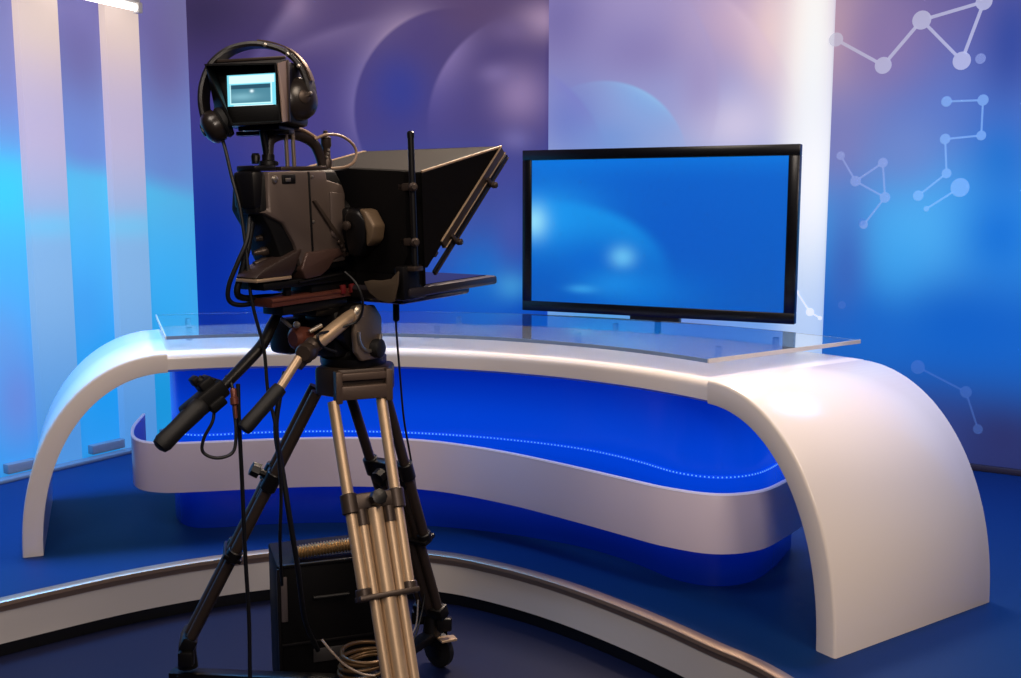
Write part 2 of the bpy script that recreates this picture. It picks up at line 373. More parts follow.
# pale vertical columns standing proud of the left wall
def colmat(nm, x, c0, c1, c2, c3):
    return print_mat(nm, wl, (x, [(0, c0), (130, c1), (260, c2), (450, c3)]), [(x, 226, 60, 14, srgb(110, 212, 255), .6), (x, 20, 60, 40, srgb(244, 222, 206), .6)], emit=.8, dif=.2)  # last field paints warm light onto the column top
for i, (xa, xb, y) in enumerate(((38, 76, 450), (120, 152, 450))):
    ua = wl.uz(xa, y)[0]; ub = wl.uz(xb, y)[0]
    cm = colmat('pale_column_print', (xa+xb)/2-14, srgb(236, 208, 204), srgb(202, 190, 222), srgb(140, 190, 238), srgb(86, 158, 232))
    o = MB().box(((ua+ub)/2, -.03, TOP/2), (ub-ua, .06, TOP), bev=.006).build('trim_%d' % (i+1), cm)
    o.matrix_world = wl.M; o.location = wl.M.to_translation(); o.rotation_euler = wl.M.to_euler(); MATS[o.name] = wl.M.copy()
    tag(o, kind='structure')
# base trims of the left wall: grey plinth bars between the columns, pale strip on the floor
GBAR = mat('grey_plinth_bar', srgb(150, 160, 172), .35, .4)
def strip(wall, name, x0, x1, y0, y1, z0, z1, m):
    o = MB().box(((x0+x1)/2, (y0+y1)/2, (z0+z1)/2), (x1-x0, y1-y0, z1-z0), bev=.005).build(name, m)
    o.matrix_world = wall.M; o.location = wall.M.to_translation(); o.rotation_euler = wall.M.to_euler(); return tag(o, kind='structure')
strip(wl, 'baseboard_left', 0, wl.L, -.13, -.062, 0, .02, mat('pale_floor_strip', srgb(110, 130, 150), .4))
u = lambda x: wl.uz(x, 455)[0]
strip(wl, 'trim_3', u(2), u(33), -.05, 0, .022, .075, GBAR); strip(wl, 'trim_4', u(88), u(128), -.05, 0, .022, .075, GBAR); strip(wl, 'trim_5', u(160), u(193), -.05, 0, .022, .075, GBAR)
strip(w3, 'baseboard_right', 0, w3.L, -.03, 0, 0, .035, mat('dark_baseboard', srgb(40, 36, 56), .6))

# ------------------------------------------------------------------ the news desk
desk = thing('news_desk', 'white curved news desk with arched ends and a blue lit core on the blue stage', 'desk', (C0.x, C0.y+2.3, 0))
def white():
    m = mat('glossy_white_lacquer', srgb(238, 228, 219), .24, coat=.2); return m
WH = white()
HD = .845; TD = .088; RI = 1.86; RO = 2.75; AR = 33.97; AL = 111.1; ARUN = .6165
def sector(prof, a0, a1, n=72):
    path = []
    for i in range(n+1):
        a = a0+(a1-a0)*i/n; d = Vector((math.cos(R(a)), math.sin(R(a)), 0)); path.append((C0.copy(), d, Vector((0, 0, 1))))
    return MB().sweep(path, prof)
pr = [(RI+.02, HD-TD), (RO, HD-TD), (RO, HD), (RI+.034, HD)] + [(RI+.034-.034*math.sin(t), HD-.034+.034*math.cos(t)) for t in [i*PI/12 for i in range(1, 7)]] + [(RI, HD-TD+.012)]
sector(pr, AR, AL).build('desktop', WH, desk, 'world')
EXPN = 2.12
def arch(ang, side):
    """quarter arch: from the end of the desktop down to the floor, extruded front to back"""
    e = Vector((math.cos(R(ang)), math.sin(R(ang)), 0)); o = Vector((e.y, -e.x, 0))*side
    base = C0+e*RI; th = .081; n = 40
    outer = []; inner = []
    for i in range(n+1):
        t = i/n*PI/2
        s_, c_ = math.sin(t)**(2/EXPN), math.cos(t)**(2/EXPN)
        outer.append((ARUN*s_, HD*c_)); inner.append(((ARUN-th)*s_, (HD-TD)*c_))
    outer[0] = (0, HD); inner[0] = (0, HD-TD)
    W = RO-RI; bev = .006
    g = MB(); g.sharp = 50
    def P(q, d): return base+o*q[0]+e*d+Vector((0, 0, q[1]))
    def mix(a, b, t): return (a[0]+(b[0]-a[0])*t, a[1]+(b[1]-a[1])*t)
    sect = [(0, bev, 0), (0, 0, .13), (1, 0, .13), (1, bev, 0), (1, W-bev, 0), (1, W, .13), (0, W, .13), (0, W-bev, 0)]
    # closed section at every station: outer skin, rounded edges, inner skin
    rows = []
    for A, B in zip(outer, inner):
        rows.append([P(A, bev*1.2), P(mix(A, B, .05), bev*.3), P(mix(A, B, .15), 0), P(mix(A, B, .9), 0), P(B, bev*.6), P(B, W-bev), P(mix(A, B, .9), W), P(mix(A, B, .15), W), P(mix(A, B, .05), W-bev*.3), P(A, W-bev*1.2)])
    g.grid(rows, closed=True); k = len(rows[0]); g.f.append(list(range(k))); g.f.append([n*k+i for i in range(k)])
    return g.build('arch_end', WH, desk, 'world')
ar = arch(AR, 1); al = arch(AL, -1)

# core: closed blue body under the desktop
fa = [pol(2.0, a) for a in range(106, 54, -5)]
core_front = [Vector((-1.70, 5.2, 0)), Vector((-1.60, 4.86, 0)), Vector((-1.49, 4.70, 0))] + fa + [pol(1.985, 51), pol(1.96, 46), Vector((.66, 4.01, 0)), Vector((.80, 3.94, 0)), Vector((.95, 3.99, 0)), Vector((1.08, 4.15, 0)), Vector((1.22, 4.4, 0))]
cf = catmull(core_front, 5)
loop = cf + [pol(2.62, a) for a in range(42, 108, 3)]
def coremat():
    m = bpy.data.materials.new('blue_core_painted_glow'); m.use_nodes = True; nt = S.nt = m.node_tree; b = nt.nodes['Principled BSDF']
    tc = nt.nodes.new('ShaderNodeTexCoord'); sp = nt.nodes.new('ShaderNodeSeparateXYZ'); nt.links.new(tc.outputs['Object'], sp.inputs[0])
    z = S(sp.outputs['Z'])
    c = blend(srgb(0, 14, 70), sstep(z, .0, .2), srgb(0, 26, 140)); c = blend(c, sstep(z, .16, .44), srgb(0, 78, 246)); c = blend(c, sstep(z, .5, .78), srgb(0, 42, 190))  # LED glow near the band, fading to floor and top, painted in
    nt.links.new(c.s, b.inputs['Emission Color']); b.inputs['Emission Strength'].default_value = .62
    b.inputs['Base Color'].default_value = srgb(0, 30, 130); b.inputs['Roughness'].default_value = .25
    return m
g = MB(); g.sharp = 60
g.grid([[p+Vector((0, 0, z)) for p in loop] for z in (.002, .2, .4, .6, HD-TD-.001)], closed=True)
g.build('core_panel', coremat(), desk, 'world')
# band around the core
bp = [(-1.86, 5.22), (-1.80, 4.9), (-1.705, 4.665), (-1.57, 4.58), (-1.37, 4.60), (-1.11, 4.65), (-.88, 4.68), (-.65, 4.68), (-.44, 4.645), (-.245, 4.56), (0, 4.39), (.235, 4.18), (.43, 3.99), (.59, 3.84), (.76, 3.755), (.93, 3.80), (1.07, 3.955), (1.22, 4.16), (1.36, 4.38)]
bpts = catmull([Vector((x, y, 0)) for x, y in bp], 7)
path = []
for i, p in enumerate(bpts):
    t = (bpts[min(i+1, len(bpts)-1)]-bpts[max(0, i-1)]).normalized(); path.append((p, Vector((-t.y, t.x, 0)), Vector((0, 0, 1))))
band = MB().sweep(path, [(-.006, .198), (.006, .198), (.006, .424), (.004, .427), (-.004, .427), (-.006, .424)]).build('wraparound_band', mat('satin_white_band', srgb(206, 196, 214), .3, coat=.25), desk, 'world')
MB().sweep(path, [(-.0068, .421), (.0068, .421), (.0068, .4275), (-.0068, .4275)]).build('band_highlight', mat('painted_edge_glow', srgb(226, 220, 240), .3, emit=srgb(200, 205, 245), es=.25), desk, 'world')  # bright line of LED light on the band, added as a glowing strip
band['label'] = 'pale satin band that curves around the blue core'
for i in (16, 44, 70, 98, 118):
    p, n, _ = path[i]; MB().cyl(p+Vector((0, 0, .3))+n*.006, p+Vector((0, 0, .3))+n*.16, .008, n=8).build('band_bracket', BLK2, desk, 'world')
# LED strip on the core just above the band
zl = .44
lp = []; acc = 0
for i, p in enumerate(cf):
    t = (cf[min(i+1, len(cf)-1)]-cf[max(0, i-1)]).normalized(); n = Vector((t.y, -t.x, 0))
    if n.dot(p-Vector((-.3, 7, 0))) < 0: n = -n
    lp.append((p+n*.002, n, Vector((0, 0, 1))))
lp = lp[6:-4]
ls = MB().sweep(lp, [(0, zl-.006), (.003, zl-.006), (.003, zl+.006), (0, zl+.006)]).build('led_strip', mat('blue_led_tape', srgb(0, 50, 190), .4, emit=srgb(0, 80, 245), es=.7), desk, 'world')
LEDM = mat('led_glow', srgb(120, 190, 255), .3, emit=srgb(120, 195, 255), es=.62)
tot = sum((lp[i+1][0]-lp[i][0]).length for i in range(len(lp)-1)); NLED = 190; kk = 0; acc = 0; spots = []
for i in range(len(lp)-1):
    a, na, _ = lp[i]; b, nb, _ = lp[i+1]; L = (b-a).length
    while kk < NLED and (kk+.5)*tot/NLED <= acc+L:
        spots.append(a.lerp(b, ((kk+.5)*tot/NLED-acc)/L)+na*.004+Vector((0, 0, zl))); kk += 1
    acc += L
spots.sort(key=lambda p: (p-EYE).length); src = None; LS = .005
for p in spots[:100]:
    if src is None: src = MB().box((0, 0, 0), (LS, LS, LS), bev=.0015).build('led', LEDM, ls); q = src
    else: q = src.copy(); COL.objects.link(q); q.parent = ls
    q.location = p-MATS[desk.name].to_translation()
g = MB()
for p in spots[100:]: g.box(p, (LS, LS, LS))
tag(g.build('led_run', LEDM, ls, 'world'), kind='stuff')
# glass shelf on short standoffs
GL = mat('clear_glass', (.90, .97, 1, 1), .02, trans=1.0); GL.node_tree.nodes['Principled BSDF'].inputs['IOR'].default_value = 1.45
ga, gb = 36.2, 111
gt = sector([(1.935, .893), (2.865, .893), (2.865, .907), (1.935, .907)], ga, gb).build('glass_top', GL, desk, 'world')
ACR = mat('acrylic_standoff', srgb(225, 235, 245), .1, trans=.85)
gt['label'] = 'clear glass shelf raised on standoffs over the desktop'
EDG = mat('polished_glass_edge', srgb(196, 190, 188), .25, emit=srgb(200, 196, 196), es=.08); EDF = mat('polished_front_edge', srgb(120, 140, 172), .2)
sector([(1.931, .8925), (1.9345, .8925), (1.9345, .9075), (1.931, .9075)], ga, gb).build('polished_edge', EDF, gt, 'world')
for a in (ga, gb):
    d = Vector((math.cos(R(a)), math.sin(R(a)), 0)); sd = Vector((d.y, -d.x, 0))*(1 if a == ga else -1)
    MB().box(C0+d*2.4+sd*.003+Vector((0, 0, .90)), (.936, .005, .0165), Matrix((d, Vector((-d.y, d.x, 0)), Vector((0, 0, 1)))).transposed()).build('polished_edge', EDG, gt, 'world')
for a in (42, 60, 78, 96, 108):
    for r in (2.25, 2.66):
        MB().cyl(pol(r, a, HD-.001), pol(r, a, .893), .014, n=16).build('standoff', ACR, gt, 'world')

# ------------------------------------------------------------------ the television
tvM = Matrix.Translation(Vector((.742, 5.494, 0))) @ Matrix.Rotation(-.477, 4, 'Z')
tv = thing('television', 'large black framed television showing a blue image behind the desk', 'television', tvM)
TW, TH, TZ = 1.5, .8775, 1.331
g = MB(); bz = .055
for cx, cz, sx, sz in ((0, TZ+TH/2-bz/2, TW, bz), (0, TZ-TH/2+bz/2, TW, bz), (-TW/2+bz/2, TZ, bz, TH-2*bz+.002), (TW/2-bz/2, TZ, bz, TH-2*bz+.002)):
    g.box((cx, 0, cz), (sx, .05, sz), bev=.004)
g.build('bezel', mat('gloss_black_bezel', srgb(10, 9, 11), .25), tv)
MB().box((0, .045, TZ), (TW-.04, .06, TH-.04), bev=.012).build('back_shell', BLK, tv)
def screenmat():
    m = bpy.data.materials.new('lit_blue_screen'); m.use_nodes = True; nt = S.nt = m.node_tree; b = nt.nodes['Principled BSDF']
    tc = nt.nodes.new('ShaderNodeTexCoord'); sp = nt.nodes.new('ShaderNodeSeparateXYZ'); nt.links.new(tc.outputs['Object'], sp.inputs[0])
    w, h = TW-2*bz, TH-2*bz
    u = S.op('ADD', S(sp.outputs['X'])*(1/w), .5); v = S.op('ADD', (S(sp.outputs['Z'])-TZ)*(1/h), .5)
    c = blend(srgb(0, 100, 208), sstep(v, .95, .1), srgb(0, 92, 196)); c = blend(c, sstep(v, .82, 1.05), srgb(0, 120, 226))
    c = blend(c, gexp(rad2(u, v, .62, .5, .35, .4))*.6, srgb(0, 90, 202))
    c = blend(c, gexp(rad2(u, v, .05, .6, .22, .22))*.8, srgb(30, 160, 250))
    q = S.op('SQRT', rad2(u, v, .06, .18, .5, .52)); d = (q-1.0)*-1.0
    c = blend(c, gexp(S.op('MAXIMUM', d, 0.0)*(1/.4))*sstep(d, -.12, .06)*gexp(rad2(u, v, .28, .5, .32, .3))*.75, srgb(20, 160, 246))
    c = blend(c, gexp(rad2(u, v, .25, .3, .14, .14))*.5, srgb(0, 104, 214))
    c = blend(c, gexp(rad2(u, v, .01, .57, .055, .11))*.95, srgb(150, 226, 255))
    c = blend(c, gexp(rad2(u, v, .385, .33, .05, .075)), srgb(100, 190, 245))
    c = blend(c, gexp(rad2(u, v, .37, .14, .14, .09))*.7, srgb(30, 150, 235)); c = blend(c, gexp(rad2(u, v, .22, .1, .06, .03))*.7, srgb(60, 170, 240))
    c = blend(c, gexp(rad2(u, v, .5, .1, .2, .14))*.5, srgb(0, 124, 226))
    nt.links.new(c.s, b.inputs['Emission Color']); b.inputs['Emission Strength'].default_value = .95
    b.inputs['Base Color'].default_value = (.01, .01, .015, 1); b.inputs['Roughness'].default_value = .25; b.inputs['Specular IOR Level'].default_value = .2
    return m
MB().box((0, -.012, TZ), (TW-2*bz+.004, .008, TH-2*bz+.004)).build('screen', screenmat(), tv)
g = MB(); g.box((.02, .01, TZ-TH/2-.012), (.27, .05, .03), bev=.004); g.cyl((.02, .05, .03), (.02, .05, TZ-TH/2-.01), .018); g.box((.02, .05, .012), (.5, .4, .022), bev=.006)
g.build('stand', BLK2, tv)

# ------------------------------------------------------------------ fluorescent fitting at the top of the left wall
fx = wl.uz(80, 2)
lamp = thing('tube_light', 'bright white tube light at the top of the left wall between the pale columns', 'lamp', wl.M @ Matrix.Translation(Vector((fx[0], -.16, fx[1]))) @ Matrix.Rotation(R(2), 4, 'Y'))
MB().cyl((-.25, 0, 0), (.25, 0, 0), .02, n=16, ch=.006).build('tube', mat('lit_tube', (1, 1, 1, 1), .4, emit=(1, .97, .9, 1), es=3), lamp)
g = MB(); g.box((0, .03, .04), (.56, .07, .04), bev=.006); g.box((-.265, 0, 0), (.03, .05, .06), bev=.005); g.box((.265, 0, 0), (.03, .05, .06), bev=.005); g.box((0, .095, .04), (.06, .07, .03))
g.build('housing', mat('white_housing', srgb(215, 212, 210), .5), lamp)

exec_rig = True
# ------------------------------------------------------------------ tripod
TC = Vector((-.5, 3.3, 0))
tri = thing('tripod', 'tall studio tripod with twin tube legs carrying the broadcast camera', 'tripod', (TC.x, TC.y, ZF+.2))
def leg(topc, foot, m, clampm, spread=.078, r1=.0175, w=None):
    topc = Vector(topc); foot = Vector(foot); d = foot-topc; rad = Vector((d.x, d.y, 0)).normalized(); w = w or Vector((-rad.y, rad.x, 0))
    def Pp(t, s): return topc+d*t+w*s*(1-.15*t)
    ax = d.normalized(); nrm = w.cross(ax).normalized()
    rotm = Matrix((w, nrm, ax)).transposed()
    g = MB()
    for s in (-spread, spread): g.cyl(Pp(0, s), Pp(.63, s), r1, n=20)
    lo = g.build('leg', m, tri, 'world')
    g = MB()
    for s in (-.046, .046): g.cyl(Pp(.38, s), Pp(1, s), r1*.95, n=20)
    g.cyl(Pp(.36, 0), Pp(.985, 0), r1*1.45, n=24)
    g.build('inner_tube', m, lo, 'world')
    # clamp in the middle, collar at the end of the outer tubes
    g = MB(); g.box(Pp(.335, 0), (spread*2+.03, .034, .05), rotm, bev=.006)
    for s in (-spread, spread): g.cyl(Pp(.305, s), Pp(.37, s), .026, n=20, ch=.003)
    for s in (-.046, 0, .046): g.cyl(Pp(.36, s), Pp(.41, s), .021, n=16)
    g.build('clamp', clampm, lo, 'world')
    kn = Pp(.335, 0)-nrm*.02*(1 if nrm.y > 0 else -1)
    dr = -nrm*(1 if nrm.y > 0 else -1)
    MB().lathe(kn, dr, [(0, .012), (.02, .012), (.022, .026), (.05, .024), (.053, .012)], 8).build('clamp_knob', BLK2, lo, 'world')
    g = MB(); g.box(Pp(.635, 0), (spread*2+.03, .062, .016), rotm, bev=.004)
    for s in (-spread, spread): g.cyl(Pp(.605, s), Pp(.645, s), .025, n=20, ch=.003)
    g.build('collar', clampm, lo, 'world')
    g = MB(); g.box(Pp(.985, 0), (.13, .05, .05), rotm, bev=.008); g.cyl(foot, foot+Vector((0, 0, -.085)), .026, .034, n=16)
    g.box(foot+Vector((0, 0, -.03))+w*.06, (.05, .03, .05), bev=.006); g.box(foot+Vector((0, 0, -.03))-w*.06, (.05, .03, .05), bev=.006)
    g.build('foot', BLK2, lo, 'world')
    return lo
ZT = .9
FF = Vector((-.30, 2.85, .03)); FL = Vector((-1.085, 3.35, .03)); FR = Vector((-.29, 3.68, .0))
def top_of(f, k=.12): 
    d = f-TC; d.z = 0; d.normalize(); return TC+d*k+Vector((0, 0, ZT))
leg((-.475, 3.2, .885), FF, TAN, BRONZE)
leg(top_of(FL, .125), FL, BRONZE, BLK2, .06, w=Vector((-.24, .97, 0)))  # both side legs take darker metals, their shade put into the colour
leg(top_of(FR, .09)+Vector((-.02, 0, 0)), FR, BRONZE, BLK2)
# crown
g = MB()
poly = []
for f in (FF, FL, FR):
    d = (f-TC); d.z = 0; d.normalize(); w = Vector((-d.y, d.x, 0))
    for s in (-1, 1): poly.append(TC+d*.105+w*s*.085)
cc = sum(poly, Vector())/6; poly.sort(key=lambda p: math.atan2(p.y-cc.y, p.x-cc.x))
g.prism([(p.x, p.y) for p in poly], .895, .985, 2, bev=.012)
cr = g.build('crown', BRONZE, tri, 'world')
g = MB()
d = FF-TC; d.z = 0; d.normalize(); w = Vector((-d.y, d.x, 0)); rm = Matrix((w, -d, Vector((0, 0, 1)))).transposed()
g.box(TC+d*.108+Vector((0, 0, .962)), (.14, .03, .024), rm, bev=.004); g.box(TC+d*.11+Vector((0, 0, .912)), (.15, .03, .045), rm, bev=.006)
g.box(TC+d*.106+w*.08+Vector((0, 0, .93)), (.022, .04, .1), rm, bev=.004); g.box(TC+d*.106-w*.08+Vector((0, 0, .93)), (.022, .04, .1), rm, bev=.004)
g.build('leg_bracket', mat('brown_bracket', srgb(92, 76, 66), .45, .4, bump=.1), tri, 'world')
# fluid head
HM = fmat((-.55, 3.28, 0), 36, 0)
def hw(x, y, z): return HM @ Vector((x, y, z))
hd = MB(); hd.lathe((-.5, 3.3, .98), (0, 0, 1), [(0, .10), (.012, .105), (.03, .105), (.04, .085), (.055, .078), (.06, .06)])
hr = hd.build('head_base', BLK2, tri, 'world')
g = MB()
rmh = HM.to_3x3()
g.box(hw(0, 0, 1.09), (.14, .15, .15), rmh, bev=.02); g.box(hw(-.02, -.04, 1.17), (.16, .2, .04), rmh, bev=.01); g.box(hw(-.1, -.09, 1.08), (.1, .12, .11), rmh, bev=.02)
g.lathe(hw(.06, 0, 1.11), rmh @ Vector((1, 0, 0)), [(0, .07), (.01, .075), (.045, .075), (.055, .06), (.06, .03)])
g.lathe(hw(-.06, 0, 1.11), rmh @ Vector((-1, 0, 0)), [(0, .07), (.01, .075), (.06, .075), (.075, .06), (.08, .03)])
head = g.build('fluid_head', BLK2, tri, 'world')
# grey side cheek with raised arc
g = MB(); g.prism([(-.055, 1.04), (-.06, 1.1), (-.05, 1.15), (-.02, 1.18), (.03, 1.18), (.06, 1.14), (.06, 1.05), (.04, 1.01), (-.03, 1.01)], .121, .142, 0, bev=.006)
g.v = [HM @ v for v in g.v]
g.build('side_cheek', mat('worn_grey_casting', srgb(128, 112, 98), .4, .5, var=.15, bscale=40), tri, 'world')
g = MB(); g.tube([hw(.146, .05*math.cos(t)-.0, 1.095+.055*math.sin(t)) for t in [i*PI/14+PI*.95 for i in range(15)]], .006, 8)
g.build('arc_rib', SILV, tri, 'world')
# knobs
kb = at(375, 348, 3.22)
g = MB(); g.lathe(kb-Vector((.05, -.02, 0)), Vector((1, -.4, 0)), [(0, .012), (.04, .012), (.042, .026), (.05, .03), (.075, .03), (.082, .02)], 10)
g.build('lock_knob', RUB, tri, 'world')
kb = at(296, 338, 3.1)
g = MB(); g.lathe(kb+Vector((.03, .03, 0)), Vector((-.6, -.8, 0)), [(0, .03), (.03, .034), (.05, .034), (.06, .022)], 18)
g.build('drag_knob', RED if False else REDM, tri, 'world')
for (x0, y0, x1, y1, r) in ((281, 318, 291, 327, .006), (309, 332, 322, 325, .007)):
    MB().cyl(at(x0, y0, 3.08), at(x1, y1, 3.1), r, n=10, ch=.002).build('brake_lever', SILV, tri, 'world')
g = MB(); g.lathe(at(298, 325, 3.07), (-.2, -1, .2), [(0, .008), (.012, .011), (.02, .006)], 12); g.build('level_bubble', SILV, tri, 'world')
# pan handle with bare metal arm (right) and its rubber grip
j1 = at(305, 352, 3.02)
g = MB(); g.tube([at(359, 312, 3.2), at(350, 317, 3.17), at(336, 328, 3.12), at(320, 341, 3.07), j1], [.018, .021, .022, .022, .021], 18, smooth=5)
ph = g.build('pan_handle', TAN, tri, 'world'); ph['label'] = 'bare metal pan arm with a black grip'
g = MB(); g.lathe(at(357, 313, 3.19), (.75, -.6, .2), [(-.02, .02), (-.01, .024), (.015, .024), (.022, .014)], 16); g.build('arm_clamp', SILV, ph, 'world')
g = MB(); g.lathe(j1+Vector((.02, .03, .02)), at(290, 372, 2.98)-j1, [(-.01, .02), (0, .026), (.05, .026), (.06, .02), (.085, .018)], 16); g.lathe(j1-Vector((0, .03, 0)), (.2, 1, 0), [(0, .022), (.01, .028), (.05, .028), (.06, .022)], 18)
g.build('elbow_joint', BRONZE, ph, 'world')
MB().cyl(at(299, 358, 3.0), at(276, 394, 2.93), .0135, n=16).build('extension_tube', TAN, ph, 'world')
a, b = at(281, 387, 2.945), at(243, 430, 2.86)
MB().lathe(a, b-a, [(0, .012), (.004, .021), (.02, .0225), (.10, .0215), ((b-a).length-.012, .0225), ((b-a).length-.002, .019), ((b-a).length, .008)], 18).build('grip', RUB, ph, 'world')
# left pan handle with the zoom control and its long grip
g = MB(); g.tube([at(281, 308, 3.13), at(272, 325, 3.08), at(262, 345, 3.02), at(245, 364, 2.96), at(222, 388, 2.88)], [.014, .016, .017, .017, .015], 16, smooth=5)
lh = g.build('pan_handle', BLK2, tri, 'world'); lh['label'] = 'black pan arm with zoom control and long grip'
g = MB(); a, b = at(224, 386, 2.885), at(186, 418, 2.81)
dd = (b-a).normalized(); wx = dd.cross(Vector((0, 0, 1))).normalized(); wz = wx.cross(dd); rz = Matrix((wx, dd, wz)).transposed()
g.box((a+b)/2+wz*.004, (.05, (b-a).length, .056), rz, bev=.010); g.box(at(206, 386, 2.86), (.05, .045, .05), rz, bev=.008); g.box(at(195, 381, 2.85), (.03, .022, .026), rz, bev=.004); g.box(at(217, 404, 2.85), (.03, .05, .03), rz, bev=.006); g.cyl(at(214, 378, 2.87), at(210, 388, 2.86), .010, n=12, ch=.002)
g.cyl(at(197, 379, 2.85), at(213, 388, 2.86), .014, n=14, ch=.003)
zc = g.build('zoom_control', BLK, lh, 'world')
MB().box(at(199, 392, 2.82), (.03, .006, .012), rz, bev=.002).build('rocker_switch', SILV, zc, 'world') if False else None
a, b = at(203, 403, 2.83), at(158, 448, 2.735)
g = MB(); g.lathe(a, b-a, [(0, .02), (.01, .027), (.03, .028), (.1, .025), ((b-a).length-.02, .027), ((b-a).length-.005, .022), ((b-a).length, .01)], 18)
g.build('grip', RUB, lh, 'world')

# ------------------------------------------------------------------ dolly under the tripod
dol = thing('tripod_dolly', 'black wheeled dolly under the tripod feet, one caster showing', 'dolly', (TC.x, TC.y, ZF))
ZD = -.085
g = MB(); g.lathe((TC.x, TC.y, ZD-.03), (0, 0, 1), [(0, .05), (.008, .065), (.05, .065), (.058, .05)], 20); g.build('hub', BLK2, dol, 'world')
for nm, f in (('front', FF), ('left', FL), ('right', FR)):
    d = f-TC; d.z = 0; L = d.length; d.normalize(); w = Vector((-d.y, d.x, 0)); rm = Matrix((d, w, Vector((0, 0, 1)))).transposed()
    MB().box(TC+d*(L/2+.06)+Vector((0, 0, ZD)), (L, .05, .032), rm, bev=.005).build('arm', BLK2, dol, 'world')
    h = TC+d*(L+.03)
    if nm == 'left': h = TC+d*(L+.03)
    cx = Vector((h.x, h.y, 0))
    tr = Vector((.78, -.62, 0)) if nm == 'right' else Vector((.8, .3, 0)).normalized()
    wc = Vector((h.x, h.y, ZF+.066))+tr*.012
    axl = Vector((-tr.y, tr.x, 0))
    g = MB(); g.cyl((h.x, h.y, ZD-.018), (h.x, h.y, ZD-.045), .03, n=18)
    for s in (-1, 1): 
        rmm = Matrix((tr, axl, Vector((0, 0, 1)))).transposed()
        g.box(wc+axl*s*.024+Vector((0, 0, .025)), (.045, .005, .095), rmm, bev=.002)
    g.box((h.x+tr.x*.012, h.y+tr.y*.012, ZD-.05), (.06, .052, .012), Matrix((tr, axl, Vector((0, 0, 1)))).transposed(), bev=.003)
    ca = g.build('caster', BLK2, dol, 'world')
    MB().lathe(wc-axl*.017, axl, [(0, .03), (.001, .05), (.006, .0655), (.028, .0655), (.033, .05), (.034, .03)], 32).build('wheel', RUB, ca, 'world')
    MB().lathe(wc-axl*.02, axl, [(0, .012), (.001, .02), (.039, .02), (.04, .012)], 16).build('wheel_hub', BRONZE, ca, 'world')
    if nm == 'right':
        MB().prism([(-.03, -.035), (.03, -.03), (.034, .03), (.012, .038), (-.03, .03)], -.004, .006, 2, bev=.003, rot=Matrix.Rotation(R(20), 3, 'Z') @ Matrix.Rotation(R(-10), 3, 'X'), off=wc+Vector((.035, -.055, .062))).build('brake_pedal', TAN, ca, 'world')

# ------------------------------------------------------------------ broadcast camera
CM = fmat((-.5, 3.3, 1.28), 36, 2)
cm = thing('broadcast_camera', 'black and grey broadcast camera body mounted on the tripod head', 'camera', CM)
g = MB()
g.prism([(-.375, .205), (-.375, .312), (-.15, .312), (-.147, .285), (-.085, .27), (-.075, .24), (-.085, .04), (-.27, .035), (-.285, .10), (-.325, .165), (-.40, .20)], -.03, .063, 0, bev=.008)
body = g.build('side_panel', GREYB, cm)
g = MB(); g.prism([(-.40, .205), (-.385, .31), (-.10, .315), (-.07, .27), (-.07, .02), (-.30, .02), (-.33, .06), (-.36, .14)], -.075, .05, 0, bev=.01)
cb = g.build('camera_body', BLK, cm)
g = MB(); g.box((.004, -.392, .262), (.088, .05, .105), bev=.012); g.box((.004, -.385, .21), (.08, .05, .03), bev=.006); g.box((.0, -.36, .322), (.08, .08, .016), bev=.005)
g.build('rear_adapter', BLK2, cm)
# seams, latch, screws and the little window on the side panel
g = MB(); g.box((.0635, -.222, .175), (.004, .007, .27), bev=.001)
g.build('panel_seam', BLK, cm)
g = MB(); g.prism([(-.215, .225), (-.205, .23), (-.10, .105), (-.088, .06), (-.098, .05), (-.112, .085), (-.12, .105)], .060, .072, 0, bev=.003)
g.build('diagonal_strap', BRONZE, cm)
for k_ in range(4): MB().lathe((.072, -.122+.011*k_, .1-.013*k_), (1, 0, 0), [(0, .006), (.004, .006), (.006, .003)], 10).build('strap_rivet', BRONZE, cm)
g = MB(); g.box((.064, -.30, .29), (.005, .05, .026), bev=.002); g.build('side_switch_window', BLK, cm)
g = MB(); g.box((.067, -.305, .288), (.004, .018, .01), bev=.001); g.lathe((.064, -.352, .29), (1, 0, 0), [(0, .011), (.006, .009), (.008, .004)], 14)
g.build('side_switch', SILV, cm)
for y_, z_ in ((-.213, .07), (-.21, .295), (-.213, .165)): MB().lathe((.063, y_, z_), (1, 0, 0), [(0, .005), (.003, .005), (.004, .002)], 8).build('screw', SILV, cm)
g = MB(); g.prism([(-.145, .25), (-.09, .245), (-.082, .1), (-.1, .09), (-.145, .12)], .05, .07, 0, bev=.006); g.build('side_cover', GREYB, cm)
# shaped pads at the bottom of the camera: rear wedge and front shoulder block
g = MB(); g.prism([(-.445, .020), (-.41, .045), (-.29, .085), (-.265, .09), (-.30, .03), (-.315, .012)], -.02, .07, 0, bev=.005); wd = g.build('shoulder_pad', mat('brown_black_pad', srgb(46, 34, 30), .4, bump=.2), cm)
g = MB(); g.box((.026, -.378, .012), (.09, .13, .01), bev=.003); g.build('pad_edge', TAN, wd)
g = MB(); g.prism([(-.275, .03), (-.25, .078), (-.12, .082), (-.10, .06), (-.14, .05), (-.17, .02), (-.20, .005), (-.26, .0)], -.06, .072, 0, bev=.005); g.build('front_pad', mat('worn_brown_pad', srgb(74, 54, 48), .35, .3, bump=.2), cm)
g = MB(); g.box((0, -.2, -.008), (.12, .42, .022), bev=.004); g.box((.03, -.30, -.03), (.02, .02, .05), bev=.003); g.cyl((.062, -.28, -.006), (.062, -.07, .004), .004, n=8); g.build('base_plate', BLK2, cm)
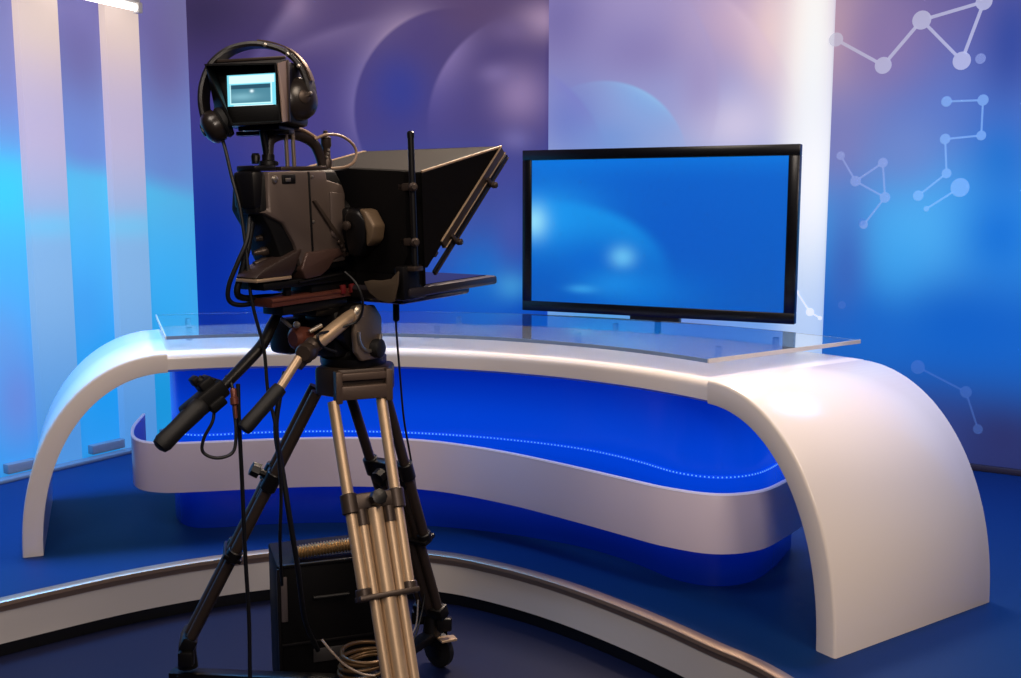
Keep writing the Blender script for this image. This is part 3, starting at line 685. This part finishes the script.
# sliding plate with red clips
g = MB(); g.box((.0, -.22, -.058), (.11, .32, .026), bev=.004); g.box((.056, -.23, -.052), (.006, .30, .008), bev=.002); sp_ = g.build('sliding_plate', REDM, cm)
g = MB(); g.box((0, -.2, -.085), (.09, .26, .03), bev=.004); g.box((0, -.13, -.032), (.09, .17, .04), bev=.004); g.build('plate_mount', BLK2, cm)
for y_ in (-.100, -.062): MB().box((.058, y_, -.046), (.012, .018, .028), bev=.003).build('plate_clip', RED, cm)
# rear plug panel and connectors
for y_, z_ in ((-.345, .09), (-.335, .13), (-.345, .06)): MB().lathe((.0, y_+.03, z_), (-.1, -1, -.1), [(0, .013), (.04, .013), (.045, .010), (.07, .007)], 14).build('rear_connector', BRONZE, cm)
# carry handle
g = MB(); g.tube([(0, -.315, .32), (0, -.31, .38), (0, -.30, .404), (0, -.26, .418), (0, -.20, .418), (0, -.14, .396), (0, -.115, .36), (0, -.10, .315)], [.014, .014, .016, .017, .017, .016, .015, .016], 14, smooth=5)
hdl = g.build('carry_handle', mat('handle_brown_black', srgb(40, 32, 28), .4), cm); hdl['label'] = 'arched black carry handle with a tan edge'
g = MB(); g.tube([(.012, -.30, .416), (.014, -.255, .431), (.014, -.19, .431), (.014, -.135, .408)], .005, 8, smooth=5); g.build('handle_edge', mat('tan_plastic', srgb(150, 122, 98), .4), hdl)
g = MB(); g.box((0, -.205, .320), (.06, .18, .012), bev=.004); g.build('handle_base', BRONZE, cm)
STEEL = mat('dull_steel', srgb(140, 124, 108), .35, .6)
for y_ in (-.262, -.236): MB().cyl((.02, y_, .32), (.02, y_, .43), .006, n=10).build('support_rod', STEEL, cm)
g = MB(); g.lathe((.005, -.09, .32), (0, 0, 1), [(0, .016), (.02, .018), (.03, .012), (.06, .012), (.065, .016), (.09, .016), (.094, .008), (.11, .007), (.112, .003)], 14); g.build('microphone_mount', BRONZE, cm)
for t in range(3): MB().lathe((.012, -.098+.004*t, .352+.011*t), (1, -.5, 0), [(0, .0045), (.006, .0045), (.008, .003)], 8).build('mount_screw', SILV, cm)
# lens
g = MB(); g.lathe((0, -.09, .17), (0, 1, 0), [(0, .055), (.03, .06), (.05, .068), (.10, .072), (.15, .078), (.16, .07), (.162, .05)], 32); ln = g.build('lens', BLK, cm)
g = MB(); g.prism([(.10, .09), (.095, .18), (.12, .202), (.16, .196), (.185, .16), (.18, .10), (.15, .06), (.115, .055)], -.125, -.06, 1, bev=.014); g.prism([(-.02, .1), (-.02, .2), (.09, .2), (.09, .1)], -.10, -.05, 1, bev=.01); g.build('lens_servo', BLK2, ln)
g = MB(); g.prism([(.155, .2), (.185, .195), (.215, .15), (.205, .108), (.18, .085), (.182, .13), (.172, .17)], -.12, -.065, 1, bev=.008); g.build('servo_cover', mat('tan_servo_cover', srgb(104, 86, 66), .45, .3), ln)
g = MB(); g.lathe((.12, -.13, .15), (0, -1, 0), [(0, .014), (.008, .014), (.012, .008)], 12); g.build('servo_button', BRONZE, ln)

# ------------------------------------------------------------------ viewfinder (turned on its own post)
VO = at(259, 95, 3.06)
VM = fmat(VO, 16, -2) @ Matrix.Rotation(R(-1), 4, 'Y')
VI = VM.inverted()
def vp(x, y, yl):                      # a point of the viewfinder's own plane y = yl seen at (x, y)
    o = VI @ EYE; d = VI.to_3x3() @ ray(x, y); return o+d*((yl-o.y)/d.y)
vf = thing('viewfinder', 'boxy black viewfinder monitor with a small lit screen above the camera', 'monitor', VM)
# hood: open box flaring towards the operator
F0 = [(-.112, -.085), (.112, -.085), (.112, .086), (-.112, .086)]; YF = -.115
F1 = [vp(x, y, YF) for x, y in ((232, 126), (281, 123), (276, 62.5), (204, 64))]; F1 = [(p.x, p.z) for p in F1]
def inset(q, t):
    cx = sum(p[0] for p in q)/4; cz = sum(p[1] for p in q)/4
    return [(p[0]-math.copysign(t, p[0]-cx), p[1]-math.copysign(t, p[1]-cz)) for p in q]
g = MB(); g.sharp = 30
rows = [[Vector((x, y, z)) for x, z in q] for q, y in ((F0, -.05), (F1, YF), (inset(F1, .005), YF), (inset(F0, .006), -.05), (F0, -.05))]
g.grid(rows, closed=True); g.build('hood', BLK, vf)
g = MB(); g.box((0, .02, 0), (.225, .14, .176), bev=.014); g.build('case', BLK2, vf)
g = MB(); a, b, c, d = Vector((.1135, -.048, -.083)), Vector((F1[1][0]+.002, YF+.002, F1[1][1]+.003)), Vector((F1[2][0]+.002, YF+.002, F1[2][1]-.003)), Vector((.1135, -.048, .083))
o_ = Vector((.003, 0, 0)); g.add([a, b, c, d, a+o_, b+o_, c+o_, d+o_], [[0, 1, 2, 3], [4, 5, 6, 7], [0, 1, 5, 4], [1, 2, 6, 5], [2, 3, 7, 6], [3, 0, 4, 7]])
g.build('hood_side', mat('tan_hood_side', srgb(112, 92, 80), .5), vf, flat=True)
g = MB(); g.box((.116, -.045, 0), (.008, .012, .17), bev=.002); g.box((0, -.045, .092), (.22, .012, .008), bev=.002); g.build('hood_rim', BRONZE, vf)
Sa = vp(228.5, 107, -.056); Sb = vp(276.5, 73, -.056); SX, SZ, SW, SH = (Sa.x+Sb.x)/2, (Sa.z+Sb.z)/2, abs(Sb.x-Sa.x), abs(Sb.z-Sa.z)
g = MB(); l_, r_, t_, b_ = SX-SW/2, SX+SW/2, SZ+SH/2, SZ-SH/2
for x0, x1, z0, z1 in ((-.108, .108, t_, .084), (-.108, .108, -.083, b_), (-.108, l_, b_, t_), (r_, .108, b_, t_)): g.box(((x0+x1)/2, -.058, (z0+z1)/2), (abs(x1-x0), .012, abs(z1-z0)), bev=.001)
g.build('screen_frame', BLK, vf)
def vfmat():
    m = bpy.data.materials.new('viewfinder_picture'); m.use_nodes = True; nt = S.nt = m.node_tree; b = nt.nodes['Principled BSDF']
    tc = nt.nodes.new('ShaderNodeTexCoord'); sp = nt.nodes.new('ShaderNodeSeparateXYZ'); nt.links.new(tc.outputs['Object'], sp.inputs[0])
    u = S.op('ADD', (S(sp.outputs['X'])-SX)*(1/SW), .5); v = S.op('ADD', (S(sp.outputs['Z'])-SZ)*(1/SH), .5)
    def inside(x0, x1, y0, y1, e=.012):
        return sstep(u, x0-e, x0+e)*sstep(u, x1+e, x1-e)*sstep(v, y0-e, y0+e)*sstep(v, y1+e, y1-e)
    c = blend(srgb(120, 215, 235), 0.0, srgb(0, 0, 0))
    c = blend(c, inside(.04, .96, .72, .97), srgb(215, 248, 252))
    c = blend(c, inside(.05, .88, .1, .68), srgb(70, 128, 148))
    c = blend(c, inside(.05, .88, .55, .68), srgb(34, 78, 100))
    c = blend(c, inside(.07, .86, .13, .5)*gexp(rad2(u, v, .3, .3, .3, .12))*.7, srgb(130, 186, 200))
    c = blend(c, inside(.05, .88, .06, .1), srgb(200, 246, 250)); c = blend(c, inside(.885, .91, .06, .72), srgb(215, 250, 252)); c = blend(c, inside(.05, .07, .08, .7), srgb(200, 246, 250))
    c = blend(c, gexp(rad2(u, v, .5, .47, .035, .045)), srgb(230, 250, 255))
    c = blend(c, inside(.12, .93, .0, .03), srgb(225, 250, 255))
    nt.links.new(c.s, b.inputs['Emission Color']); b.inputs['Emission Strength'].default_value = 1.15; b.inputs['Base Color'].default_value = (.01, .01, .01, 1)
    return m
MB().box((SX, -.056, SZ), (SW+.002, .006, SH+.002)).build('screen', vfmat(), vf)
# post and bracket down to the camera
g = MB()
inv = VM.inverted()
pt = inv @ (CM @ Vector((0, -.315, .335))); pb = inv @ (CM @ Vector((0, -.33, .445)))
g.box((.02, .0, -.098), (.13, .09, .014), bev=.003); g.box((.015, .0, -.108), (.17, .03, .012), bev=.003)
g.cyl(pt, (pb.x, pb.y, -.098), .0105, n=16); g.lathe(pt-Vector((0, 0, .005)), (0, 0, 1), [(0, .028), (.010, .028), (.014, .018), (.03, .018)], 18)
g.lathe(pt+Vector((-.04, 0, .0)), (0, 0, 1), [(0, .012), (.022, .014), (.03, .01)], 12)
g.build('mounting_post', BLK2, vf)

# ------------------------------------------------------------------ headphones hung over the viewfinder
hp = thing('headphones', 'black headphones hung over the top of the viewfinder', 'headphones', VM)
YA, YB = -.085, .045
arcpx = [(207, 120, YA), (204, 102, YA), (206, 83, -.07), (215, 64, -.04), (233, 50, -.01), (258, 45, .005), (284, 51, .02), (300, 64, .03), (309, 82, .04), (312, 100, YB)]
arc = catmull([vp(*p) for p in arcpx], 5); NA = len(arc)-1
path = []
for i, p in enumerate(arc):
    t = (arc[min(i+1, NA)]-arc[max(i-1, 0)]).normalized(); sd = Vector((0, 1, 0)); sd = (sd-t*sd.dot(t)).normalized(); path.append((p, sd, t.cross(sd).normalized()))
hb = MB().sweep(path, [(-.020, -.007), (.020, -.007), (.023, 0), (.020, .008), (-.020, .008), (-.023, 0)]).build('headband', mat('headband_leatherette', srgb(20, 16, 15), .45, bump=.2), hp)
CUP = mat('ear_cup_plastic', srgb(34, 28, 24), .28)
for (px_, py_, yl, ax, rr, e_) in ((214, 127, -.085, (-.7, -.5, -.45), .047, arc[1]), (298, 99, .02, (.86, -.5, .1), .062, arc[-3])):
    c = vp(px_, py_, yl); ax = Vector(ax).normalized()
    g = MB(); g.lathe(c, ax, [(-.022, rr*.7), (-.016, rr*.95), (-.002, rr), (.012, rr*.96), (.022, rr*.8), (.030, rr*.5), (.033, rr*.2)], 28); ec = g.build('ear_cup', CUP, hp)
    g = MB(); g.lathe(c-ax*.022, ax, [(-.022, rr*.6), (-.018, rr*.9), (-.004, rr*.96), (.006, rr*.8)], 26); g.build('ear_cushion', RUB, ec)
    g = MB(); g.tube([e_, e_.lerp(c, .5)+ax*.025, c+ax*.031], .0065, 8, smooth=4); g.build('yoke', BRONZE, ec)
    g = MB(); g.lathe(c+ax*.028, ax, [(0, rr*.3), (.006, rr*.3), (.009, rr*.18)], 16); g.build('cup_cap', BRONZE, ec)
for t in (.62, .72, .82):
    p = arc[int(NA*t)]; MB().lathe(p+Vector((0, -.022, 0)), (0, -1, 0), [(0, .006), (.003, .006), (.005, .003)], 8).build('adjuster_rivet', SILV, hp)
g = MB(); g.sweep([(p+u_*.012, s_, u_) for p, s_, u_ in path[int(NA*.56):int(NA*.93)]], [(-.010, -.002), (.010, -.002), (.010, .002), (-.010, .002)]); g.build('adjuster_strap', mat('steel_strap', srgb(120, 100, 84), .3, .7), hp)

# ------------------------------------------------------------------ teleprompter
tp = thing('teleprompter', 'black teleprompter with cloth hood, slanted glass and flat screen in front of the camera', 'teleprompter', CM)
W2 = .30
# rear panel with lens opening
g = MB(); hole = [(.085*math.cos(2*PI*k_/32), .17+.085*math.sin(2*PI*k_/32)) for k_ in range(32)]
outer_ = []
for k_ in range(32):
    t = 2*PI*k_/32; cx, cz = math.cos(t), math.sin(t)
    sx = (W2-.0)/abs(cx) if abs(cx) > 1e-6 else 9; szz = (.14 if cz > 0 else .245)/abs(cz) if abs(cz) > 1e-6 else 9
    m_ = min(sx, szz); outer_.append((m_*cx, .17+m_*cz))
g.grid([[Vector((x, y_, z)) for x, z in lst] for y_, lst in ((0, hole), (0, outer_), (.006, outer_), (.006, hole), (0, hole))], closed=True)
tr_ = g.build('rear_panel', CLOTH, tp)
g = MB(); g.prism([(-.12, .30), (.05, .32), (.28, .308), (.28, .06), (.25, .0), (.0, .0), (-.1, .02)], -.05, -.004, 1, bev=.012)
g.prism([(.03, -.02), (.09, -.055), (.16, -.085), (.24, -.088), (.285, -.06), (.285, .02), (.03, .02)], -.045, -.006, 1, bev=.004)
g.build('lens_shroud', CLOTH, tp)
g = MB(); g.prism([(.15, -.018), (.17, -.05), (.205, -.070), (.245, -.078), (.268, -.072), (.285, -.02), (.29, .02), (.26, -.005), (.22, -.012), (.18, -.012)], -.104, -.096, 1, bev=.003); g.build('shroud_flap', mat('tan_cloth_hem', srgb(66, 52, 36), .85), tp)
# hood sides, top
for s in (-1, 1):
    MB().prism([(.0, .30), (.395, .376), (.012, .02), (0, .02)], s*W2-.003, s*W2+.003, 0).build('hood_side', CLOTH, tp)
g = MB(); g.grid([[Vector((s*W2, 0, .302)), Vector((s*W2, .397, .378))] for s in (-1, 1)]); g.grid([[Vector((s*W2, 0, .296)), Vector((s*W2, .397, .372))] for s in (-1, 1)]); g.build('hood_top', HOODTOP, tp)
PIPE = mat('tan_piping', srgb(150, 124, 96), .5)
for s in (-1, 1): MB().tube([(s*(W2+.003), .0, .303), (s*(W2+.003), .395, .378)], .004, 8).build('hood_hem', PIPE, tp)
# glass and its two rail frame
A_ = Vector((0, .398, .372)); B_ = Vector((0, .004, .016)); dv = (B_-A_).normalized(); nv = Vector((0, -dv.z, dv.y)); nv = nv if nv.y > 0 else -nv
def bar(g, x, a, b, w_, th, off):
    rm = Matrix((Vector((1, 0, 0)), (b-a).normalized(), Vector((1, 0, 0)).cross((b-a).normalized()))).transposed()
    g.box((a+b)/2+Vector((x, 0, 0))+nv*off, (w_, (b-a).length, th), rm, bev=.003)
g = MB()
for x in (-W2, W2): bar(g, x, A_, A_+(B_-A_)*.80, .014, .03, .006)
bar(g, 0, A_-dv*.006, A_+dv*.016, W2*2, .024, .006); bar(g, 0, B_-dv*.02-dv*.06, B_-dv*.06, W2*2, .02, .004)
fr_ = g.build('glass_frame', BRONZE, tp)
for x in (-W2, W2):
    for off in (-.008, .020):
        g = MB(); bar(g, x, A_-dv*.004, A_+(B_-A_)*.80, .018, .004, off); g.build('bright_edge', TAN, fr_)
    g = MB(); bar(g, x*1.012, A_-dv*.004, A_+(B_-A_)*.97, .010, .012, .034); rl = g.build('outer_rail', BLK2, tp)
    g = MB(); bar(g, x*1.012, A_-dv*.004, A_+(B_-A_)*.97, .012, .003, .042); g.build('bright_edge', BRONZE, rl)
    s = 1 if x > 0 else -1
    for t in (.25, .72):
        g = MB(); p = A_+(B_-A_)*t+nv*.036+Vector((s*(W2+.008), 0, 0)); g.lathe(p, Vector((s, 0, 0)), [(0, .007), (.012, .007), (.014, .011), (.026, .010), (.03, .005)], 12)
        g.box(p-nv*.012+Vector((s*.006, 0, 0)), (.008, .014, .034), Matrix((Vector((1, 0, 0)), dv, nv)).transposed(), bev=.002)
        g.build('rail_clamp', BRONZE, rl)
g = MB(); bar(g, 0, A_+dv*.012, B_-dv*.06, W2*2-.02, .004, .012); g.build('beam_glass', mat('smoked_beam_glass', srgb(40, 46, 60), .03, alpha=.5, spec=.6), tp)
# rod at the near corner
g = MB(); g.cyl((W2+.005, -.045, .02), (W2+.005, -.045, .40), .0095, n=16); g.lathe((W2+.005, -.045, .40), (0, 0, 1), [(0, .011), (.015, .011), (.02, .006)], 14)
rd = g.build('upright_rod', BLK2, tp)
for z_ in (.26, .10):
    g = MB(); g.lathe((W2+.008, -.048, z_), (.8, -.6, 0), [(0, .013), (.014, .013), (.017, .008), (.024, .007)], 12); g.box((W2-.02, -.04, z_), (.06, .02, .022), bev=.003); g.build('rod_clamp', BRONZE, tp)
MB().box((W2+.0, -.045, .022), (.04, .04, .014), bev=.003).build('rod_socket', BRONZE, tp)
# flat screen lying face up under the glass
g = MB()
MBz = -.05
g.box((0, .15, MBz), (W2*2, .43, .028), bev=.008); g.box((0, .12, MBz-.025), (W2*2-.1, .33, .03), bev=.012)
mon = g.build('script_screen', mat('dark_monitor_shell', srgb(40, 36, 40), .3), tp)
MB().box((0, .16, MBz+.0145), (W2*2-.06, .36, .003)).build('screen_glass', mat('dark_glass_face', srgb(12, 12, 18), .08), mon)
g = MB(); g.box((W2-.01, .02, MBz+.012), (.03, .38, .006), bev=.002); g.build('screen_edge', BRONZE, mon) if False else None
g = MB()
for s in (-1, 1):
    g.box((s*(W2-.025), -.035, -.02), (.035, .10, .10), bev=.005)
    g.box((s*.05, -.12, -.012), (.02, .34, .016), bev=.003)
g.box((0, -.03, -.06), (W2*2-.04, .07, .03), bev=.004)
g.build('support_bracket', BLK2, tp)

# ------------------------------------------------------------------ black case and the ribbed hose lying on it
bM = Matrix.Translation(Vector((-.675, 3.60, ZF))) @ Matrix.Rotation(R(19), 4, 'Z')
bx = thing('equipment_case', 'tall black equipment case on the floor behind the tripod legs', 'case', bM)
BH = .485
MB().box((0, 0, BH/2), (.34, .26, BH), bev=.008).build('shell', mat('case_black', srgb(7, 6, 7), .55, spec=.15, bump=.1), bx)
g = MB()
for sx in (-1, 1):
    g.box((sx*.165, -.13, BH/2), (.012, .012, BH-.02), bev=.003)
g.box((0, -.131, BH-.004), (.33, .012, .012), bev=.003); g.box((0, -.131, .2), (.33, .008, .01), bev=.002)
g.build('edge_profile', BLK2, bx)
MB().box((-.148, -.134, BH-.12), (.022, .008, .16), bev=.003).build('side_latch', mat('worn_steel', srgb(120, 110, 108), .4, .6), bx)
g = MB(); g.box((.0, -.134, .15), (.11, .006, .05), bev=.004); g.build('name_plate', mat('grey_plate', srgb(44, 42, 42), .5), bx)
g = MB(); g.tube([(-.05, -.128, .36), (-.05, -.15, .365), (.07, -.15, .365), (.07, -.128, .36)], .006, 8); g.build('handle', mat('case_handle', srgb(12, 11, 12), .6), bx)
ha, hb_ = Vector((-.735, 3.485, .2965)), Vector((-.34, 3.63, .2985))
n_ = 240; pts = []; rs = []
for i in range(n_+1):
    t = i/n_; pts.append(ha.lerp(hb_, t)+Vector((0, 0, .006*math.sin(PI*t)))); rs.append(.0215+.0035*math.cos(t*2*PI*40))
ho = MB().tube(pts, rs, 18); ho.sharp = 80
tag(ho.build('flexible_hose', mat('ribbed_silver_hose', srgb(176, 150, 112), .35, .75)), 'ribbed silver flexible hose lying on top of the black case', 'hose')

# ------------------------------------------------------------------ cables
def cable(pts, r, label, m=CABLE, name='cable', smooth=8, group=None):
    o = MB().tube(pts, r, 8, smooth=smooth); o.sharp = 80
    return tag(o.build(name, m), label, 'cable', group)
cable([at(222, 138, 3.0), at(226, 152, 2.98), at(232, 178, 2.97), at(240, 208, 2.96), at(246, 250, 2.96), at(250, 290, 2.96), at(255, 315, 2.97), at(264, 350, 2.99), at(268, 392, 3.0), at(276, 430, 3.0), at(281, 490, 3.02), at(280, 540, 3.05), at(282, 585, 3.2)], .0052, 'thin black cable hanging from the left headphone cup down beside the camera')
cable([at(250, 215, 2.98), at(247, 240, 2.96), at(238, 262, 2.95), at(229, 285, 2.95), at(229, 300, 2.96), at(240, 305, 2.98), at(262, 302, 3.03), at(283, 299, 3.1)], .007, 'black cable making a wide loop at the back of the camera')
cable([at(252, 222, 2.99), at(247, 250, 2.97), at(241, 275, 2.97), at(237, 292, 2.97), at(244, 298, 2.99), at(266, 297, 3.04), at(288, 296, 3.12)], .010, 'thick black cable making the inner loop at the back of the camera')
cable([at(285, 372, 3.1), at(279, 400, 3.06), at(276, 432, 3.05), at(283, 475, 3.05), at(290, 520, 3.05), at(298, 570, 3.1), at(305, 620, 3.25), at(318, 650, 3.36)], .0085, 'thick black cable running straight down from the tripod head to the case')
cable([at(238, 384, 2.9), at(239, 420, 2.9), at(242, 480, 2.92), at(245, 550, 2.95), at(249, 620, 2.98), at(250, 676, 3.0), at(252, 715, 3.02), at(270, 728, 3.05)], .0062, 'long straight black cable hanging from the zoom control to the floor')
cable([at(214, 400, 2.85), at(213, 420, 2.84), at(204, 438, 2.83), at(203, 452, 2.83), at(217, 458, 2.84), at(233, 452, 2.86), at(236, 432, 2.87), at(234, 410, 2.88), at(232, 386, 2.89), at(226, 376, 2.91)], .0048, 'slim black cable loop hanging under the zoom control')
cable([CM @ Vector(v) for v in ((.02, -.15, .405), (.03, -.11, .418), (.03, -.055, .416), (.03, -.01, .397), (.03, .012, .37), (.03, -.0, .338), (.03, -.04, .322), (.02, -.09, .318))], .0045, 'thin tan cable looping behind the camera carry handle', mat('tan_cable', srgb(150, 124, 104), .45))
cable([at(396, 300, 3.35), at(396, 325, 3.36), at(400, 375, 3.4), at(404, 420, 3.45), at(411, 460, 3.5), at(418, 505, 3.55), at(424, 560, 3.62), at(424, 600, 3.62), at(414, 640, 3.55), at(405, 655, 3.5)], .0036, 'fine black cable dropping from the teleprompter along the right tripod leg')
cable([at(345, 272, 3.12), at(355, 282, 3.1), at(362, 297, 3.1), at(362, 312, 3.12), at(356, 322, 3.13), at(345, 326, 3.12), at(331, 331, 3.09), at(318, 335, 3.03), at(322, 346, 3.04), at(336, 352, 3.08)], .0042, 'black cable wound around the bare metal pan arm')
COILM = mat('brass_brown_cable', srgb(104, 78, 48), .35, .4)
pts = []
for i in range(140):
    t = i/139*2*PI*4.2; rr = .105+.012*math.sin(i*.37); pts.append(Vector((-.47+rr*math.cos(t)*.9, 3.30+rr*math.sin(t)*.8, ZD+.045+.018*(i/139*4)+.008*math.sin(i*.23))))
cable(pts, .007, 'coil of brown cable lying on the dolly hub in front of the black case', COILM, 'cable_coil', smooth=2)
cable([at(322, 640, 3.2), at(332, 652, 3.15), at(345, 665, 3.15), at(362, 674, 3.15), at(375, 676, 3.16)], .004, 'thin pale wire hanging across the front of the black case', mat('pale_wire', srgb(150, 130, 110), .5))
cable([at(418, 600, 3.5), at(416, 625, 3.45), at(408, 645, 3.4), at(412, 668, 3.4), at(414, 690, 3.42), at(412, 715, 3.42)], .003, 'thin grey wire hanging beside the front tripod leg', mat('grey_wire', srgb(90, 84, 84), .5))
tag(MB().lathe(at(396, 303, 3.35), (0, 0, -1), [(0, .008), (.004, .011), (.055, .011), (.06, .006)], 12).build('cable_plug', RUB), 'small black plug at the end of the teleprompter cable', 'plug')
o = MB(); o.lathe(at(233, 388, 2.885), at(236, 418, 2.87)-at(233, 388, 2.885), [(0, .006), (.004, .009), (.025, .009), (.028, .012), (.045, .012), (.05, .006), (.085, .005)], 12)
tag(o.build('inline_connector', REDM), 'brown inline connector on the cable beside the zoom control', 'plug')

# ------------------------------------------------------------------ lights
def area(name, loc, target, size, energy, col, sy=None, spread=None):
    l = bpy.data.lights.new(name, 'AREA'); l.energy = energy; l.color = col; l.size = size
    if sy: l.shape = 'RECTANGLE'; l.size_y = sy
    if spread: l.spread = R(spread)
    o = bpy.data.objects.new(name, l); COL.objects.link(o); o.location = loc
    o.rotation_euler = (Vector(target)-Vector(loc)).to_track_quat('-Z', 'Y').to_euler(); return o
WARM = (1, .80, .62)
area('key_softbox', (2.2, 1.0, 4.2), (.9, 4.2, .5), 1.3, 88, WARM)
area('fill_softbox', (-1.6, 1.2, 4.2), (-.8, 4.6, .7), 1.4, 60, (1, .86, .74))
area('rim_softbox', (.8, 5.6, 4.3), (-.4, 3.4, 1.4), .8, 90, WARM, spread=100)
area('blue_floor_wash', (-2.1, 4.9, 3.4), (-1.9, 4.9, 0), 1.0, 45, (.1, .42, 1), spread=80)
area('blue_right_wash', (2.3, 4.6, 3.6), (2.2, 4.9, 0), 1.0, 30, (.2, .4, 1), spread=90)
area('front_fill_added', (.7, -1.2, 3.1), (-.1, 4.3, .6), 1.1, 66, (1, .84, .72))  # unseen frontal light, added to brighten the desk face
w = bpy.data.worlds.new('studio_dark'); sc.world = w; w.use_nodes = True
w.node_tree.nodes['Background'].inputs[0].default_value = (.02, .025, .06, 1); w.node_tree.nodes['Background'].inputs[1].default_value = .6
